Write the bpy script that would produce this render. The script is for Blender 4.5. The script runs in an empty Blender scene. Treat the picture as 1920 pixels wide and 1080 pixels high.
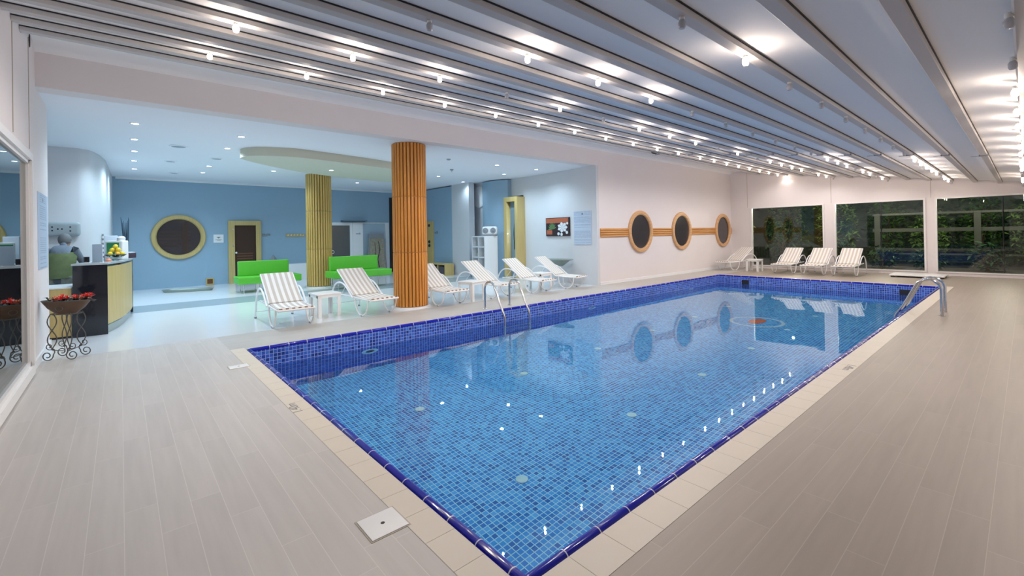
import bpy, bmesh, math, random
from mathutils import Vector, Matrix, Euler
random.seed(7)
C = bpy.context.scene.collection
PI = math.pi

# ------------------------------------------------------------------ camera
F_PX, CX, CY = 841.98, 960.0, 436.24
cam_d = bpy.data.cameras.new('camera')
cam = bpy.data.objects.new('camera', cam_d); C.objects.link(cam)
YAW, PITCH, ROLL = 0.853653, 0.00506375, -0.0176415
_f = Vector((-math.sin(YAW)*math.cos(PITCH), math.cos(YAW)*math.cos(PITCH), math.sin(PITCH)))
_r = Vector((math.cos(YAW), math.sin(YAW), 0)); _u = _r.cross(_f)
_r2 = math.cos(ROLL)*_r + math.sin(ROLL)*_u; _u2 = -math.sin(ROLL)*_r + math.cos(ROLL)*_u
cam.matrix_world = Matrix(((_r2.x,_u2.x,-_f.x,0),(_r2.y,_u2.y,-_f.y,0),(_r2.z,_u2.z,-_f.z,1.5),(0,0,0,1)))
cam_d.sensor_width = 36; cam_d.lens = F_PX/1920*36
cam_d.shift_y = (CY-540)/1920
cam_d.clip_start = 0.02; cam_d.clip_end = 200
bpy.context.scene.camera = cam

# ------------------------------------------------------------------ world, exposure
sc = bpy.context.scene
sc.view_settings.view_transform = 'Standard'; sc.view_settings.look = 'None'
sc.view_settings.gamma = 1.0; sc.view_settings.use_curve_mapping = False
sc.view_settings.exposure = 0.5
w = bpy.data.worlds.new('night_sky'); sc.world = w; w.use_nodes = True
w.node_tree.nodes['Background'].inputs[0].default_value = (0.012, 0.018, 0.03, 1)
w.node_tree.nodes['Background'].inputs[1].default_value = 1.0
sc.cycles.max_bounces = 12; sc.cycles.diffuse_bounces = 5; sc.cycles.glossy_bounces = 5
sc.cycles.transmission_bounces = 8; sc.cycles.transparent_max_bounces = 12
sc.cycles.sample_clamp_indirect = 3.0; sc.cycles.sample_clamp_direct = 0
sc.cycles.use_denoising = True; sc.cycles.use_light_tree = True
sc.cycles.blur_glossy = 0.5
LOBBY_W, BULB_W, GLOW_W = 67.0, 16.5, 3.3
LOBBY_C, BULB_C = (0.64, 0.85, 1.0), (1.0, 0.91, 0.86)

# ------------------------------------------------------------------ materials
def mat(name, col, rough=0.5, metal=0.0, spec=0.5, emit=None, es=0.0, noise=0.0, nscale=8.0, coat=0.0, bump=0.0, bscale=40.0):
    m = bpy.data.materials.new(name); m.use_nodes = True; nt = m.node_tree
    b = nt.nodes['Principled BSDF']
    b.inputs['Base Color'].default_value = (*col, 1); b.inputs['Roughness'].default_value = rough
    b.inputs['Metallic'].default_value = metal; b.inputs['Specular IOR Level'].default_value = spec
    if coat: b.inputs['Coat Weight'].default_value = coat; b.inputs['Coat Roughness'].default_value = 0.08
    if emit: b.inputs['Emission Color'].default_value = (*emit, 1); b.inputs['Emission Strength'].default_value = es
    if noise > 0:
        tc = nt.nodes.new('ShaderNodeTexCoord'); n = nt.nodes.new('ShaderNodeTexNoise'); n.inputs['Scale'].default_value = nscale
        n.inputs['Detail'].default_value = 4
        nt.links.new(tc.outputs['Object'], n.inputs['Vector'])
        mx = nt.nodes.new('ShaderNodeMix'); mx.data_type = 'RGBA'
        mx.inputs[6].default_value = (*[c*(1-noise) for c in col], 1); mx.inputs[7].default_value = (*[min(1, c*(1+noise)) for c in col], 1)
        nt.links.new(n.outputs['Fac'], mx.inputs[0]); nt.links.new(mx.outputs[2], b.inputs['Base Color'])
    if bump > 0:
        tc = nt.nodes.new('ShaderNodeTexCoord'); n = nt.nodes.new('ShaderNodeTexNoise'); n.inputs['Scale'].default_value = bscale
        nt.links.new(tc.outputs['Object'], n.inputs['Vector'])
        bp = nt.nodes.new('ShaderNodeBump'); bp.inputs['Strength'].default_value = bump; bp.inputs['Distance'].default_value = 0.01
        nt.links.new(n.outputs['Fac'], bp.inputs['Height']); nt.links.new(bp.outputs[0], b.inputs['Normal'])
    return m

class NT:
    """tiny node helper"""
    def __init__(s, m): s.nt = m.node_tree
    def n(s, t, **k):
        x = s.nt.nodes.new(t)
        for a, b in k.items(): setattr(x, a, b)
        return x
    def l(s, a, b): s.nt.links.new(a, b)
    def math(s, op, a, b=None, c=None):
        x = s.n('ShaderNodeMath', operation=op)
        for i, v in enumerate((a, b, c)):
            if v is None: continue
            if isinstance(v, (int, float)): x.inputs[i].default_value = v
            else: s.l(v, x.inputs[i])
        return x.outputs[0]
    def mix(s, f, a, b):
        x = s.n('ShaderNodeMix', data_type='RGBA')
        for i, v in ((0, f), (6, a), (7, b)):
            if isinstance(v, (int, float)): x.inputs[i].default_value = v
            elif isinstance(v, tuple): x.inputs[i].default_value = (*v, 1) if len(v) == 3 else v
            else: s.l(v, x.inputs[i])
        return x.outputs[2]
    def xyz(s, out):
        x = s.n('ShaderNodeSeparateXYZ'); s.l(out, x.inputs[0]); return x.outputs
    def comb(s, a, b, c):
        x = s.n('ShaderNodeCombineXYZ')
        for i, v in enumerate((a, b, c)):
            if isinstance(v, (int, float)): x.inputs[i].default_value = v
            else: s.l(v, x.inputs[i])
        return x.outputs[0]
    def ramp(s, f, stops):
        x = s.n('ShaderNodeValToRGB'); s.l(f, x.inputs[0])
        e = x.color_ramp.elements
        while len(e) < len(stops): e.new(0.5)
        for q, (p, c) in zip(e, stops): q.position = p; q.color = (*c, 1)
        return x.outputs[0]

def mosaic(name, cols, grout, pitch=0.05, gap=0.075):
    m = mat(name, (1, 1, 1), rough=0.12); g = NT(m); b = m.node_tree.nodes['Principled BSDF']
    geo = g.n('ShaderNodeNewGeometry'); P = g.xyz(geo.outputs['Position']); N = g.xyz(geo.outputs['Normal'])
    masks, cells = [], []
    for i in range(3):
        u = g.math('DIVIDE', P[i], pitch); fr = g.math('FRACT', g.math('ADD', u, 100.0)); cells.append(g.math('FLOOR', g.math('ADD', u, 0.001 if i < 2 else 0.001)))
        e = g.math('ABSOLUTE', g.math('SUBTRACT', fr, 0.5))
        k = g.math('GREATER_THAN', e, 0.5-gap)
        nn = g.math('LESS_THAN', g.math('ABSOLUTE', N[i]), 0.5)
        masks.append(g.math('MULTIPLY', k, nn))
        cells[-1] = g.math('MULTIPLY', cells[-1], nn)
    gm = g.math('MAXIMUM', g.math('MAXIMUM', masks[0], masks[1]), masks[2])
    wn = g.n('ShaderNodeTexWhiteNoise', noise_dimensions='3D'); g.l(g.comb(*cells), wn.inputs[0])
    c = g.ramp(wn.outputs[0], cols)
    g.l(g.mix(gm, c, grout), b.inputs['Base Color'])
    return m

def planks(name, along, col, joint, width=0.145, length=1.2, dark=None, rough=0.42):
    """wood-look porcelain planks, running along axis 0 (x) or 1 (y)"""
    m = mat(name, col, rough=rough, spec=0.4); g = NT(m); b = m.node_tree.nodes['Principled BSDF']
    geo = g.n('ShaderNodeNewGeometry'); P = g.xyz(geo.outputs['Position'])
    a, t = P[along], P[1-along]
    row = g.math('FLOOR', g.math('DIVIDE', t, width))
    wn = g.n('ShaderNodeTexWhiteNoise', noise_dimensions='1D'); g.l(row, wn.inputs['W'])
    aa = g.math('ADD', g.math('DIVIDE', a, length), g.math('MULTIPLY', wn.outputs[0], 3.0))
    col_i = g.math('FLOOR', aa)
    wn2 = g.n('ShaderNodeTexWhiteNoise', noise_dimensions='2D'); g.l(g.comb(row, col_i, 0), wn2.inputs[0])
    ft = g.math('ABSOLUTE', g.math('SUBTRACT', g.math('FRACT', g.math('ADD', g.math('DIVIDE', t, width), 50)), 0.5))
    fa = g.math('ABSOLUTE', g.math('SUBTRACT', g.math('FRACT', g.math('ADD', aa, 50)), 0.5))
    jt = g.math('MAXIMUM', g.math('GREATER_THAN', ft, 0.5-0.011), g.math('GREATER_THAN', fa, 0.5-0.0014))
    ns = g.n('ShaderNodeTexNoise'); ns.inputs['Scale'].default_value = 1.0; ns.inputs['Detail'].default_value = 5
    st = g.comb(g.math('MULTIPLY', a, 1.5), g.math('MULTIPLY', t, 22), g.math('MULTIPLY', wn2.outputs[0], 9))
    g.l(st, ns.inputs['Vector'])
    v = g.math('ADD', g.math('MULTIPLY', wn2.outputs[0], 0.06), g.math('MULTIPLY', ns.outputs[0], 0.22))
    v = g.math('ADD', v, 0.83)
    hs = g.n('ShaderNodeHueSaturation'); hs.inputs['Color'].default_value = (*col, 1); g.l(v, hs.inputs['Value'])
    g.l(g.mix(g.math('MULTIPLY', jt, 0.7), hs.outputs[0], joint), b.inputs['Base Color'])
    return m

def stripes(name, ca, cb, period, axis=1, duty=0.5):
    m = mat(name, ca, rough=0.8); g = NT(m); b = m.node_tree.nodes['Principled BSDF']
    tc = g.n('ShaderNodeTexCoord'); P = g.xyz(tc.outputs['Object'])
    fr = g.math('FRACT', g.math('ADD', g.math('DIVIDE', P[axis], period), 20.25))
    k = g.math('GREATER_THAN', fr, duty)
    g.l(g.mix(k, ca, cb), b.inputs['Base Color'])
    return m

def stack_wood(name, c1, c2, axis=2, scale=30, rough=0.45, coat=0.1):
    m = mat(name, c1, rough=rough, coat=coat); g = NT(m); b = m.node_tree.nodes['Principled BSDF']
    tc = g.n('ShaderNodeTexCoord'); P = g.xyz(tc.outputs['Object'])
    v = [g.math('MULTIPLY', P[i], 1.2 if i == axis else scale) for i in range(3)]
    ns = g.n('ShaderNodeTexNoise'); ns.inputs['Scale'].default_value = 1; ns.inputs['Detail'].default_value = 4; g.l(g.comb(*v), ns.inputs['Vector'])
    g.l(g.ramp(ns.outputs[0], [(0.3, c2), (0.7, c1)]), b.inputs['Base Color'])
    return m

def textlines(name, paper, ink, pitch=0.028, dens=0.55):
    """a notice sheet: faint lines of small print, too small to read"""
    m = mat(name, paper, rough=0.4); g = NT(m); b = m.node_tree.nodes['Principled BSDF']
    tc = g.n('ShaderNodeTexCoord'); P = g.xyz(tc.outputs['Object'])
    r = g.math('DIVIDE', P[2], pitch); row = g.math('FLOOR', r); fr = g.math('FRACT', g.math('ADD', r, 50))
    wn = g.n('ShaderNodeTexWhiteNoise', noise_dimensions='1D'); g.l(row, wn.inputs['W'])
    ns = g.n('ShaderNodeTexNoise'); ns.inputs['Scale'].default_value = 1; ns.inputs['Detail'].default_value = 2
    g.l(g.comb(g.math('MULTIPLY', P[0], 70), g.math('MULTIPLY', row, 3.7), 0), ns.inputs['Vector'])
    k = g.math('MULTIPLY', g.math('GREATER_THAN', fr, dens), g.math('GREATER_THAN', ns.outputs[0], 0.42))
    k = g.math('MULTIPLY', k, g.math('GREATER_THAN', wn.outputs[0], 0.18))
    k = g.math('MULTIPLY', k, g.math('LESS_THAN', g.math('ABSOLUTE', P[0]), 0.32))
    g.l(g.mix(g.math('MULTIPLY', k, 0.8), paper, ink), b.inputs['Base Color'])
    return m

def glass_pane(name, ior, tint=(0.9, 0.93, 0.92)):
    """window pane: clear sheet with its own reflection"""
    m = bpy.data.materials.new(name); m.use_nodes = True; nt = m.node_tree
    nt.nodes.remove(nt.nodes['Principled BSDF']); g = NT(m); out = nt.nodes['Material Output']
    fr = g.n('ShaderNodeFresnel'); fr.inputs[0].default_value = ior
    tr = g.n('ShaderNodeBsdfTransparent'); tr.inputs[0].default_value = (*tint, 1)
    gl = g.n('ShaderNodeBsdfGlossy'); gl.inputs['Roughness'].default_value = 0.0; gl.inputs[0].default_value = (0.95, 0.97, 0.96, 1)
    mx = g.n('ShaderNodeMixShader'); g.l(fr.outputs[0], mx.inputs[0]); g.l(tr.outputs[0], mx.inputs[1]); g.l(gl.outputs[0], mx.inputs[2])
    g.l(mx.outputs[0], out.inputs[0])
    return m

def water_mat():
    m = bpy.data.materials.new('pool_water'); m.use_nodes = True; nt = m.node_tree
    nt.nodes.remove(nt.nodes['Principled BSDF']); g = NT(m); out = nt.nodes['Material Output']
    gl = g.n('ShaderNodeBsdfGlass'); gl.inputs['IOR'].default_value = 1.333; gl.inputs['Roughness'].default_value = 0.0
    gl.inputs[0].default_value = (0.93, 0.985, 1.0, 1)
    geo = g.n('ShaderNodeNewGeometry')
    ns = g.n('ShaderNodeTexNoise'); ns.inputs['Scale'].default_value = 1.6; ns.inputs['Detail'].default_value = 2
    g.l(geo.outputs['Position'], ns.inputs['Vector'])
    bp = g.n('ShaderNodeBump'); bp.inputs['Strength'].default_value = 0.10; bp.inputs['Distance'].default_value = 0.02
    g.l(ns.outputs[0], bp.inputs['Height']); g.l(bp.outputs[0], gl.inputs['Normal'])
    g.l(gl.outputs[0], out.inputs[0])
    return m

M = {}
M['wall'] = mat('white_wall_paint', (0.76, 0.72, 0.72), 0.7, noise=0.02, nscale=2)
M['wall_lobby'] = mat('white_lobby_paint', (0.64, 0.66, 0.69), 0.65, noise=0.015, nscale=2)
M['blue'] = mat('dusty_blue_wall_paint', (0.29, 0.44, 0.57), 0.6, noise=0.03, nscale=1.5)
M['ceil'] = mat('pergola_membrane', (0.92, 0.92, 0.92), 0.75, noise=0.02, nscale=1)
M['ceil_lobby'] = mat('lobby_ceiling_paint', (0.84, 0.87, 0.93), 0.8)
M['cream_ceiling'] = mat('cream_ceiling_paint', (0.62, 0.62, 0.50), 0.8)
M['beam'] = mat('beam_warm_grey', (0.56, 0.535, 0.52), 0.5)
M['black'] = mat('black_gap', (0.012, 0.013, 0.016), 0.6)
M['plank_x'] = planks('wood_look_planks_across', 0, (0.56, 0.53, 0.50), (0.70, 0.67, 0.62))
M['plank_y_dimmed'] = planks('wood_look_planks_along_dimmed', 1, (0.36, 0.31, 0.26), (0.47, 0.42, 0.36))  # same tile as the planks across, darkened to paint the dimmer right-side light
M['stone'] = planks('grey_stone_strip', 1, (0.50, 0.48, 0.45), (0.46, 0.44, 0.42), width=0.4, length=0.6)
M['lobby_floor'] = mat('white_lobby_tiles', (0.78, 0.81, 0.84), 0.16, spec=0.5, noise=0.03, nscale=1.2)
M['lobby_strip'] = mat('grey_blue_floor_strip', (0.33, 0.40, 0.44), 0.25)
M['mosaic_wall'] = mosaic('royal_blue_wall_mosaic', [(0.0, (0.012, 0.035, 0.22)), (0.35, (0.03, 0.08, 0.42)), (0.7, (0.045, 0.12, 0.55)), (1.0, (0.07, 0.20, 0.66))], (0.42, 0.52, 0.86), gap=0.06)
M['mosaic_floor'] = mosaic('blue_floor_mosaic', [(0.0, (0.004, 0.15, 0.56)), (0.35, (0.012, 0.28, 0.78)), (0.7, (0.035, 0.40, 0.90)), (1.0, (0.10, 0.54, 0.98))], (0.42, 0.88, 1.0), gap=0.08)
M['water'] = water_mat()
M['chrome'] = mat('stainless_steel', (0.62, 0.63, 0.64), 0.16, metal=1.0)
M['white_plastic'] = mat('white_plastic', (0.82, 0.83, 0.82), 0.35)
M['white_metal'] = mat('white_tube', (0.84, 0.85, 0.86), 0.3)
M['sling'] = stripes('striped_sling', (0.82, 0.81, 0.78), (0.57, 0.525, 0.475), 0.098)
M['roll'] = stripes('striped_roll_edge', (0.78, 0.72, 0.64), (0.26, 0.17, 0.12), 0.098)
M['foot_cap'] = mat('grey_foot_cap', (0.25, 0.27, 0.3), 0.5)
M['orange_slat'] = stack_wood('orange_lacquered_slat', (0.72, 0.31, 0.055), (0.50, 0.19, 0.03))
M['gold_slat'] = stack_wood('golden_wood_slat', (0.70, 0.47, 0.15), (0.52, 0.34, 0.09))
M['slat_gap'] = mat('orange_core_backing', (0.40, 0.17, 0.03), 0.8); M['slat_gap2'] = mat('golden_core_backing', (0.36, 0.23, 0.07), 0.8)
M['pale_wood'] = stack_wood('pale_golden_wood', (0.62, 0.48, 0.20), (0.52, 0.38, 0.14))
M['ring_wood'] = stack_wood('round_frame_wood', (0.70, 0.42, 0.21), (0.56, 0.31, 0.14), axis=1)
M['band_wood'] = stack_wood('orange_band_wood', (0.68, 0.33, 0.10), (0.50, 0.22, 0.06), axis=1)
M['dark_glass'] = mat('dark_porthole_glass', (0.045, 0.04, 0.045), 0.12, spec=0.5)
M['dark_brown'] = mat('dark_sauna_interior', (0.045, 0.018, 0.009), 0.6)
M['sauna_slat'] = mat('sauna_slat_wood', (0.16, 0.06, 0.022), 0.6)
M['green'] = mat('lime_green_leatherette', (0.10, 0.50, 0.035), 0.38, noise=0.06, nscale=6)
M['black_gloss'] = mat('glossy_black_panel', (0.008, 0.011, 0.018), 0.08, spec=0.6)
M['steel_plinth'] = mat('brushed_steel', (0.45, 0.48, 0.5), 0.35, metal=0.7)
M['iron'] = mat('grey_wrought_iron', (0.10, 0.095, 0.09), 0.45, metal=0.4)
M['basket'] = mat('brown_planter_shell', (0.10, 0.055, 0.030), 0.55, noise=0.3, nscale=20)
M['leaf'] = mat('dark_green_leaf', (0.02, 0.07, 0.03), 0.45)
M['flower'] = mat('red_flower', (0.80, 0.05, 0.03), 0.5, noise=0.25, nscale=30)
M['flower2'] = mat('coral_flower', (0.72, 0.24, 0.13), 0.5)
M['lemon'] = mat('yellow_fruit', (0.80, 0.60, 0.03), 0.4, noise=0.15, nscale=20)
M['lemon2'] = mat('orange_yellow_fruit', (0.80, 0.42, 0.04), 0.4)
M['glass_clear'] = glass_pane('clear_bowl_glass', 1.4)
M['win'] = glass_pane('window_glass', 1.5)
M['mirror_win'] = glass_pane('dark_reflecting_glass', 2.4, (0.25, 0.3, 0.33))
M['ac'] = mat('grey_plastic_unit', (0.36, 0.42, 0.45), 0.4)
M['screen'] = mat('green_screen', (0.005, 0.07, 0.03), 0.2, emit=(0.01, 0.12, 0.05), es=0.6)
M['paper'] = mat('white_paper', (0.62, 0.70, 0.80), 0.5)
M['sheet'] = textlines('printed_notice', (0.50, 0.60, 0.74), (0.27, 0.34, 0.46))
M['frame_white'] = mat('white_window_frame', (0.80, 0.79, 0.78), 0.4)
M['white_trim'] = mat('white_trim', (0.80, 0.82, 0.84), 0.5)
M['nosing'] = mat('cobalt_glazed_nosing', (0.005, 0.008, 0.36), 0.08, spec=0.5)
M['cream_tile'] = mat('cream_coping_tile', (0.66, 0.60, 0.50), 0.45, noise=0.03, nscale=3)
M['tile_joint'] = mat('coping_joint', (0.46, 0.41, 0.34), 0.7)
M['ink'] = mat('grey_ink', (0.20, 0.19, 0.20), 0.6)
M['skin'] = mat('skin', (0.55, 0.35, 0.26), 0.55)
M['hoodie'] = mat('blue_grey_knit', (0.16, 0.20, 0.25), 0.9, noise=0.2, nscale=20, bump=0.3)
M['olive'] = mat('olive_green_cloth', (0.12, 0.16, 0.07), 0.9, noise=0.3, nscale=12)
M['hair'] = mat('grey_hair', (0.16, 0.17, 0.18), 0.7)
M['trouser'] = mat('pale_grey_trousers', (0.35, 0.38, 0.36), 0.9)
M['ground'] = mat('dark_paving', (0.09, 0.085, 0.075), 0.8, noise=0.3, nscale=4)
M['leaf_a'] = mat('garden_leaf_mid', (0.08, 0.20, 0.03), 0.5, noise=0.4, nscale=3)
M['leaf_b'] = mat('garden_leaf_pale', (0.22, 0.38, 0.10), 0.5, noise=0.3, nscale=3)
M['leaf_c'] = mat('garden_leaf_deep', (0.015, 0.06, 0.018), 0.5, noise=0.4, nscale=3)
M['post'] = mat('garden_post_paint', (0.055, 0.062, 0.05), 0.7, noise=0.15, nscale=5)
M['bark'] = mat('bark', (0.08, 0.055, 0.035), 0.9, noise=0.3, nscale=15)
M['bulb'] = mat('lit_bulb', (1, 0.9, 0.8), 0.4, emit=(1.0, 0.82, 0.62), es=26.0); M['bulb'].cycles.emission_sampling = 'NONE'
M['bulb_off'] = mat('unlit_bulb_glass', (0.55, 0.56, 0.60), 0.15)
M['dl'] = mat('downlight_lens', (1, 1, 1), 0.4, emit=(0.88, 0.97, 1.0), es=14.0); M['dl'].cycles.emission_sampling = 'NONE'
M['disc'] = mat('white_floor_fitting', (0.60, 0.97, 0.95), 0.4)
M['vent'] = mat('grey_vent', (0.33, 0.40, 0.46), 0.6)
M['stone_art'] = mat('mottled_stone', (0.34, 0.31, 0.24), 0.8, noise=0.5, nscale=14)
M['art_dark'] = mat('picture_dark_ground', (0.035, 0.02, 0.025), 0.35)
M['art_white'] = mat('picture_white_petal', (0.70, 0.75, 0.80), 0.4)
M['art_green'] = mat('picture_green_leaf', (0.12, 0.26, 0.10), 0.4)
M['art_rust'] = mat('picture_rust', (0.42, 0.12, 0.06), 0.4)
M['ring_pale'] = mat('pale_mosaic_ring', (0.55, 0.80, 0.90), 0.3)
M['ring_orange'] = mat('orange_mosaic_disc', (0.80, 0.16, 0.05), 0.3)
M['dark_wicker'] = mat('dark_wicker', (0.10, 0.09, 0.10), 0.8, noise=0.3, nscale=40)
M['bowl_metal'] = mat('green_grey_metal', (0.26, 0.31, 0.28), 0.35, metal=0.3)
M['grille'] = mat('black_grille', (0.012, 0.012, 0.02), 0.6)
M['red_bag'] = mat('dark_red_cloth', (0.22, 0.02, 0.015), 0.8)

# ------------------------------------------------------------------ mesh helpers
class MB:
    def __init__(s): s.v = []; s.f = []; s.mi = []; s.sm = []
    def add(s, vs, fs, mi=0, smooth=False):
        o = len(s.v); s.v += [tuple(v) for v in vs]
        for f in fs: s.f.append([i+o for i in f]); s.mi.append(mi); s.sm.append(smooth)
        return s
    def box(s, x0, y0, z0, x1, y1, z1, mi=0, bev=0.0, mtx=None):
        bm = bmesh.new(); bmesh.ops.create_cube(bm, size=1)
        for v in bm.verts:
            v.co = Vector(((x0+x1)/2+v.co.x*(x1-x0), (y0+y1)/2+v.co.y*(y1-y0), (z0+z1)/2+v.co.z*(z1-z0)))
        if bev > 0: bmesh.ops.bevel(bm, geom=list(bm.edges), offset=bev, segments=3, affect='EDGES', profile=0.6)
        if mtx: bmesh.ops.transform(bm, matrix=mtx, verts=bm.verts)
        bm.verts.index_update()
        s.add([v.co for v in bm.verts], [[v.index for v in f.verts] for f in bm.faces], mi, bev > 0); bm.free(); return s
    def tube(s, pts, r, seg=10, mi=0, close=False, cap=True, smooth=True):
        pts = [Vector(p) for p in pts]; n = len(pts); rs = r if isinstance(r, (list, tuple)) else [r]*n
        rings = []; prev = None
        for i, p in enumerate(pts):
            if close: t = pts[(i+1) % n]-pts[i-1]
            else: t = pts[min(i+1, n-1)]-pts[max(i-1, 0)]
            t.normalize()
            if prev is None:
                a = Vector((0, 0, 1)) if abs(t.z) < 0.9 else Vector((1, 0, 0)); nrm = (a-t*a.dot(t)).normalized()
            else:
                nrm = prev-t*prev.dot(t); nrm = nrm.normalized() if nrm.length > 1e-6 else prev
            prev = nrm; b = t.cross(nrm)
            rings.append([p+(nrm*math.cos(2*PI*k/seg)+b*math.sin(2*PI*k/seg))*rs[i] for k in range(seg)])
        vs = [v for rg in rings for v in rg]; fs = []
        for i in range(n if close else n-1):
            a = i*seg; b2 = ((i+1) % n)*seg
            for k in range(seg): fs.append([a+k, a+(k+1) % seg, b2+(k+1) % seg, b2+k])
        if cap and not close: fs.append(list(range(seg))[::-1]); fs.append([(n-1)*seg+k for k in range(seg)])
        return s.add(vs, fs, mi, smooth)
    def lathe(s, prof, cx=0, cy=0, cz=0, seg=24, mi=0, smooth=True, sx=1, sy=1, mtx=None, caps=True):
        vs = []; fs = []; n = len(prof)
        for r, z in prof:
            for k in range(seg):
                a = 2*PI*k/seg; vs.append(Vector((cx+r*sx*math.cos(a), cy+r*sy*math.sin(a), cz+z)))
        for i in range(n-1):
            for k in range(seg): fs.append([i*seg+k, i*seg+(k+1) % seg, (i+1)*seg+(k+1) % seg, (i+1)*seg+k])
        if caps and prof[0][0] > 1e-6: fs.append(list(range(seg))[::-1])
        if caps and prof[-1][0] > 1e-6: fs.append([(n-1)*seg+k for k in range(seg)])
        if mtx: vs = [mtx @ v for v in vs]
        return s.add(vs, fs, mi, smooth)
    def sphere(s, c, r, mi=0, u=12, v=8, sc=(1, 1, 1)):
        prof = [(max(1e-7, r*math.sin(PI*i/v)), -r*math.cos(PI*i/v)) for i in range(v+1)]
        vs = []; fs = []
        for rr, z in prof:
            for k in range(u):
                a = 2*PI*k/u; vs.append((c[0]+rr*math.cos(a)*sc[0], c[1]+rr*math.sin(a)*sc[1], c[2]+z*sc[2]))
        for i in range(v):
            for k in range(u): fs.append([i*u+k, i*u+(k+1) % u, (i+1)*u+(k+1) % u, (i+1)*u+k])
        return s.add(vs, fs, mi, True)
    def prism(s, poly, z0, z1, mi=0, smooth=False):
        n = len(poly); vs = [(x, y, z0) for x, y in poly]+[(x, y, z1) for x, y in poly]
        fs = [list(range(n))[::-1], [n+i for i in range(n)]]+[[i, (i+1) % n, n+(i+1) % n, n+i] for i in range(n)]
        return s.add(vs, fs, mi, smooth)
    def quad(s, a, b, c, d, mi=0): return s.add([a, b, c, d], [[0, 1, 2, 3]], mi)
    def build(s, name, mats, parent=None, loc=None):
        me = bpy.data.meshes.new(name); me.from_pydata(s.v, [], s.f)
        if not isinstance(mats, (list, tuple)): mats = [mats]
        for m in mats: me.materials.append(m)
        me.polygons.foreach_set('material_index', s.mi); me.polygons.foreach_set('use_smooth', s.sm)
        bm = bmesh.new(); bm.from_mesh(me); bmesh.ops.remove_doubles(bm, verts=bm.verts, dist=1e-6)
        bmesh.ops.recalc_face_normals(bm, faces=bm.faces); bm.to_mesh(me); bm.free()
        me.update()
        try: me.set_sharp_from_angle(angle=math.radians(38))
        except Exception: pass
        o = bpy.data.objects.new(name, me); C.objects.link(o)
        if parent: o.parent = parent
        if loc: o.location = loc
        return o

def empty(name, loc, rz=0.0):
    o = bpy.data.objects.new(name, None); C.objects.link(o); o.location = loc; o.rotation_euler = (0, 0, rz)
    o.empty_display_size = 0.1; return o
def tag(o, label, cat, group=None, kind=None):
    o['label'] = label; o['category'] = cat
    if group: o['group'] = group
    if kind: o['kind'] = kind
    return o
def struct(o): o['kind'] = 'structure'; return o
def copy_tree(o, parent=None):
    c = o.copy(); C.objects.link(c)
    if parent: c.parent = parent
    for ch in list(o.children): copy_tree(ch, c)
    return c
ORD = ['first', 'second', 'third', 'fourth', 'fifth', 'sixth', 'seventh', 'eighth', 'ninth', 'tenth', 'eleventh', 'twelfth', 'thirteenth',
       'fourteenth', 'fifteenth', 'sixteenth', 'seventeenth', 'eighteenth', 'nineteenth', 'twentieth', 'twenty-first']

# ------------------------------------------------------------------ key dimensions
XW = -8.15            # long wall and lobby opening
YN, YF = -0.79, 19.3  # near and far walls
XR = 1.6              # right wall
PX0, PX1, PY0, PY1 = -6.97, -1.484, 1.337, 15.5   # pool water edge
WZ, PZ = -0.26, -1.46 # water level, pool floor
XB = -18.05           # blue back wall of the lobby
LZ = 3.47             # lobby ceiling
YS = 10.47            # side wall of the lobby
YJ = 11.8             # joint in the pergola ceiling
def zc(x, y=0): return 2.755-0.15*x-(0.04*max(0.0, y-YJ)/(YF-YJ))

# ------------------------------------------------------------------ lamps of the lobby and the pool hall
def point(loc, watt, col, r):
    l = bpy.data.lights.new('bulb_light', 'POINT'); l.energy = watt; l.color = col; l.shadow_soft_size = r
    o = bpy.data.objects.new('bulb_light', l); C.objects.link(o); o.location = loc; return o
def spot(loc, watt, col, ang=2.6, r=0.05, blend=0.8, caus=False):
    l = bpy.data.lights.new('downlight_lamp', 'SPOT'); l.energy = watt; l.color = col; l.spot_size = ang; l.spot_blend = blend; l.shadow_soft_size = r
    l.cycles.is_caustics_light = caus
    o = bpy.data.objects.new('downlight_lamp', l); C.objects.link(o); o.location = loc; return o

# ================================================================== SETTING
# --- floors
fl = MB()
e = 0.033
ox0, ox1, oy0, oy1 = PX0-2*e+0.006, PX1+2*e-0.006, PY0-2*e+0.006, PY1+2*e-0.006   # outer line of the nosing
bx1, by0, by1 = -1.225, 1.105, 15.76
def fq(x0, y0, x1, y1, mi): fl.box(x0, y0, -0.12, x1, y1, 0.0, mi)
fq(-8.25, YN-0.2, bx1, by0, 0)                       # planks across, near side
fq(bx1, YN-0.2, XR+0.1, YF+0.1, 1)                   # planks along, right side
fq(-8.25, by0, ox0, YF+0.1, 2)                       # grey strip before the lobby
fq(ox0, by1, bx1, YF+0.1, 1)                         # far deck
struct(fl.build('floor', [M['plank_x'], M['plank_y_dimmed'], M['stone']]))
lf = MB()
lf.box(-12.3, -2.6, -0.12, -8.25, YS+0.1, 0, 0); lf.box(-13.6, -2.6, -0.12, -12.3, YS+0.1, 0, 1); lf.box(XB-0.2, -2.6, -0.12, -13.6, YS+0.1, 0, 0)
lf.box(XB-3, YS+0.1, -0.12, -8.25, 14, 0, 0)
struct(lf.build('floor', [M['lobby_floor'], M['lobby_strip']]))

# --- long wall with the lobby opening
wl = MB()
wl.box(XW-0.3, 10.47, 0, XW, YF, 3.95)               # solid stretch with the round windows
wl.box(XW-0.3, YN, LZ, XW, 10.47, 3.95)              # header above the opening
struct(wl.build('wall_left', M['wall']))
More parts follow.
